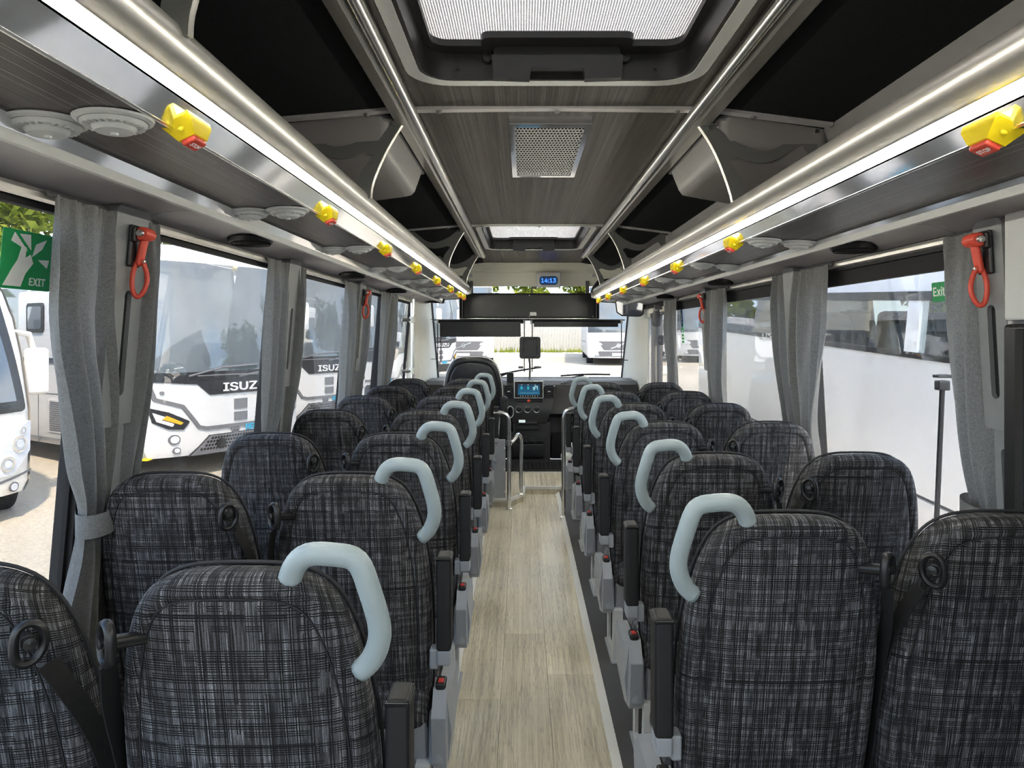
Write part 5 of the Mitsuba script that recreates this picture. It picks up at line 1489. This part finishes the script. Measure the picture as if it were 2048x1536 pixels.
part(k, 'floor_plate', hull([(nb(y)[0] + x, y, z + nb(y)[1]) for x in (.03, 1.94) for y in (ya + .3, yb) for z in (bot, bot + .25)]), 'coach_black', False)
part(k, 'front_post', cat([tube([(nb(3.0)[0] + x, 3.0, 1.15), (nb(3.6)[0] + x2, 3.62, roof)], .05, 8) for x, x2 in ((.08, .12), (1.90, 1.84))]), 'minibus_white')
dsx = nb(4.9)[0] + .55
ps = part(k, 'driver_seat', hull(np.vstack([_BALL * .06 + (dsx + a, 5.02 + .05 * (z > 1), z) for a, z in ((-.22, .5), (.22, .5), (-.23, 1.0), (.23, 1.0), (-.14, 1.50), (.14, 1.50))])), 'coach_black', 50, 'black driver seat inside the minibus')
part(k, 'seat_base', box(dsx - .25, dsx + .25, 4.5, 5.05, .3, .62, .06), 'coach_black', 40)
for y_ in (5.9, 6.65, 7.4):
    for a_ in (.45, 1.45):
        part(k, 'passenger_seat_back', hull(np.vstack([_BALL * .06 + (nb(y_)[0] + a_ + q, y_ + .08 * (z > 1), z + nb(y_)[1]) for q, z in ((-.17, .4), (.17, .4), (-.18, 1.0), (.18, 1.0), (-.12, 1.45), (.12, 1.45))])), 'coach_grey', 50)
sw = rot(tube([(.21 * math.cos(a), 0, .21 * math.sin(a)) for a in np.linspace(0, 2 * PI, 33)[:-1]], .018, 8, True, up=(0, 1, 0)), (1, 0, 0), math.radians(-35))
part(k, 'steering_wheel', cat([move(sw, (dsx, 4.22, 1.27)), rod((dsx, 4.22, 1.27), (dsx, 3.95, 1.0), .03)]), 'coach_black', 60)
part(k, 'dash_panel', hull([(nb(3.6)[0] + x, y, z) for x in (.08, 1.9) for (y, z) in ((3.2, 1.12), (3.9, 1.16), (3.9, .6), (3.2, .6))]), 'coach_black', 30)
for y_ in (3.5, 7.2):
    w = lathe([(0, -.11), (.2, -.11), (.23, -.09), (.35, -.11), (.37, -.08), (.37, .08), (.35, .11), (0, .11)], 24, 'x')
    for x_ in (.14, 1.84):
        part(k, 'wheel', move(w, (nb(y_)[0] + x_, y_, float(gz(y_)) + .37)), 'black_rubber', 30)
# thin dark pole leaning between the minibus and this bus
pl = thing('pole', 'thin dark pole standing between the minibus and the right window', 'pole')
zp = float(gz(3.1))
part(pl, 'shaft', rod((1.765, 3.07, zp), (1.835, 3.06, 1.19), .011, 8), 'black_plastic')
part(pl, 'head', cat([box(1.81, 1.86, 3.04, 3.08, 1.19, 1.232, .005), box(1.805, 1.87, 3.035, 3.085, 1.244, 1.258, .004)]), 'black_plastic', 40)

# fence at the end of the yard, board by board
fn_ = thing('fence', 'pale corrugated fence at the far end of the yard', 'fence')
FY = 47.0
z0 = float(gz(FY))
bsh = shape(cat([box(-.095, .095, -.02, .02, 0, 3.0), box(-.05, .05, -.05, -.02, 0, 3.0)]), 'fence_white', False)
for i in range(120):
    part(fn_, 'panel', bsh, None, pos=at(-10 + i * .2, FY, z0))
part(fn_, 'rail', cat([box(-10.2, 14.0, FY + .02, FY + .08, z0 + z, z0 + z + .1) for z in (.4, 2.5)]), 'coach_grey', False)
gr_pts = nrg.uniform([-10, 0, 0], [14, 1, 1], (1500, 3))
gv, gf_ = [], []
for i, (x, a, h) in enumerate(gr_pts):
    y = FY - .25 - 1.2 * a * a; hh = .12 + .35 * h * h
    zb = float(gz(y)) - .02
    gv += [(x - .03, y, zb), (x + .03, y + .02, zb), (x + .05 * (a - .5), y, zb + hh)]
    gf_.append((3 * i, 3 * i + 1, 3 * i + 2))
kk = whole('grass', (np.array(gv), np.array(gf_)), 'leaf', 'tufts of grass along the foot of the fence', 'grass', smooth=False)
labels[kk]['kind'] = 'stuff'; labels[kk].pop('category', None)


# trees
def tree(x, y, h, w, seed, label, group, n=2600):
    r = np.random.default_rng(seed)
    zb = float(gz(y))
    k = thing('tree', label, 'tree', group)
    part(k, 'trunk', tube([(x, y, zb - .2), (x + .1, y, zb + h * .4), (x, y, zb + h * .8)], [.22, .16, .06], 8), 'bark')
    cl_ = r.normal(size=(26, 3)); cl_ /= np.linalg.norm(cl_, axis=1, keepdims=True)
    cl_ *= r.uniform(.35, 1, (26, 1))
    cs = np.array([x, y, zb + h * .58]) + cl_ * [w * .42, w * .42, h * .36]
    c = cs[r.integers(0, 26, n)]
    dvec = r.normal(size=(n, 3)); dvec /= np.linalg.norm(dvec, axis=1, keepdims=True)
    p = c + dvec * r.uniform(.4, 1.0, (n, 1)) * w * .20
    a = r.normal(size=(n, 3)); a /= np.linalg.norm(a, axis=1, keepdims=True)
    bb = np.cross(a, r.normal(size=(n, 3))); bb /= np.linalg.norm(bb, axis=1, keepdims=True)
    s = r.uniform(.16, .34, (n, 1))
    v = np.stack([p - a * s, p - bb * s * .5, p + a * s, p + bb * s * .5], 1).reshape(-1, 3)
    i4 = np.arange(n)[:, None] * 4
    f = np.vstack([i4 + [0, 1, 2], i4 + [0, 2, 3]])
    part(k, 'crown', (v, f), 'leaf', False)


for i, x in enumerate((-17, -12.4, -8.2, -3.6, .8, 5.2, 9.6, 14.5, 19.5)):
    tree(x, 54 + 2.4 * (i % 3), 9.5 + 1.3 * (i * 5 % 3), 4.4, 40 + i, 'leafy green tree behind the far fence, %s from the left' % ordinal(i), 'trees behind the fence')
for i, (x, y) in enumerate(((-20, 13.5), (-22.5, 19), (-24.5, 25), (-23, 31), (-22, 38), (-24, 45))):
    tree(x, y, 9.5 + (i * 7 % 3), 6.0, 60 + i, 'green tree beyond the parked coaches, %s from the left edge' % ordinal(i), 'trees behind the parked coaches')
for i, (x, y) in enumerate(((16, 12), (15.5, 18), (17, 24), (18, 31))):
    tree(x, y, 8.0 + (i * 5 % 3), 5.5, 80 + i, 'dark green tree beyond the minibus, %s from the right edge' % ordinal(i), 'trees to the right of the yard')
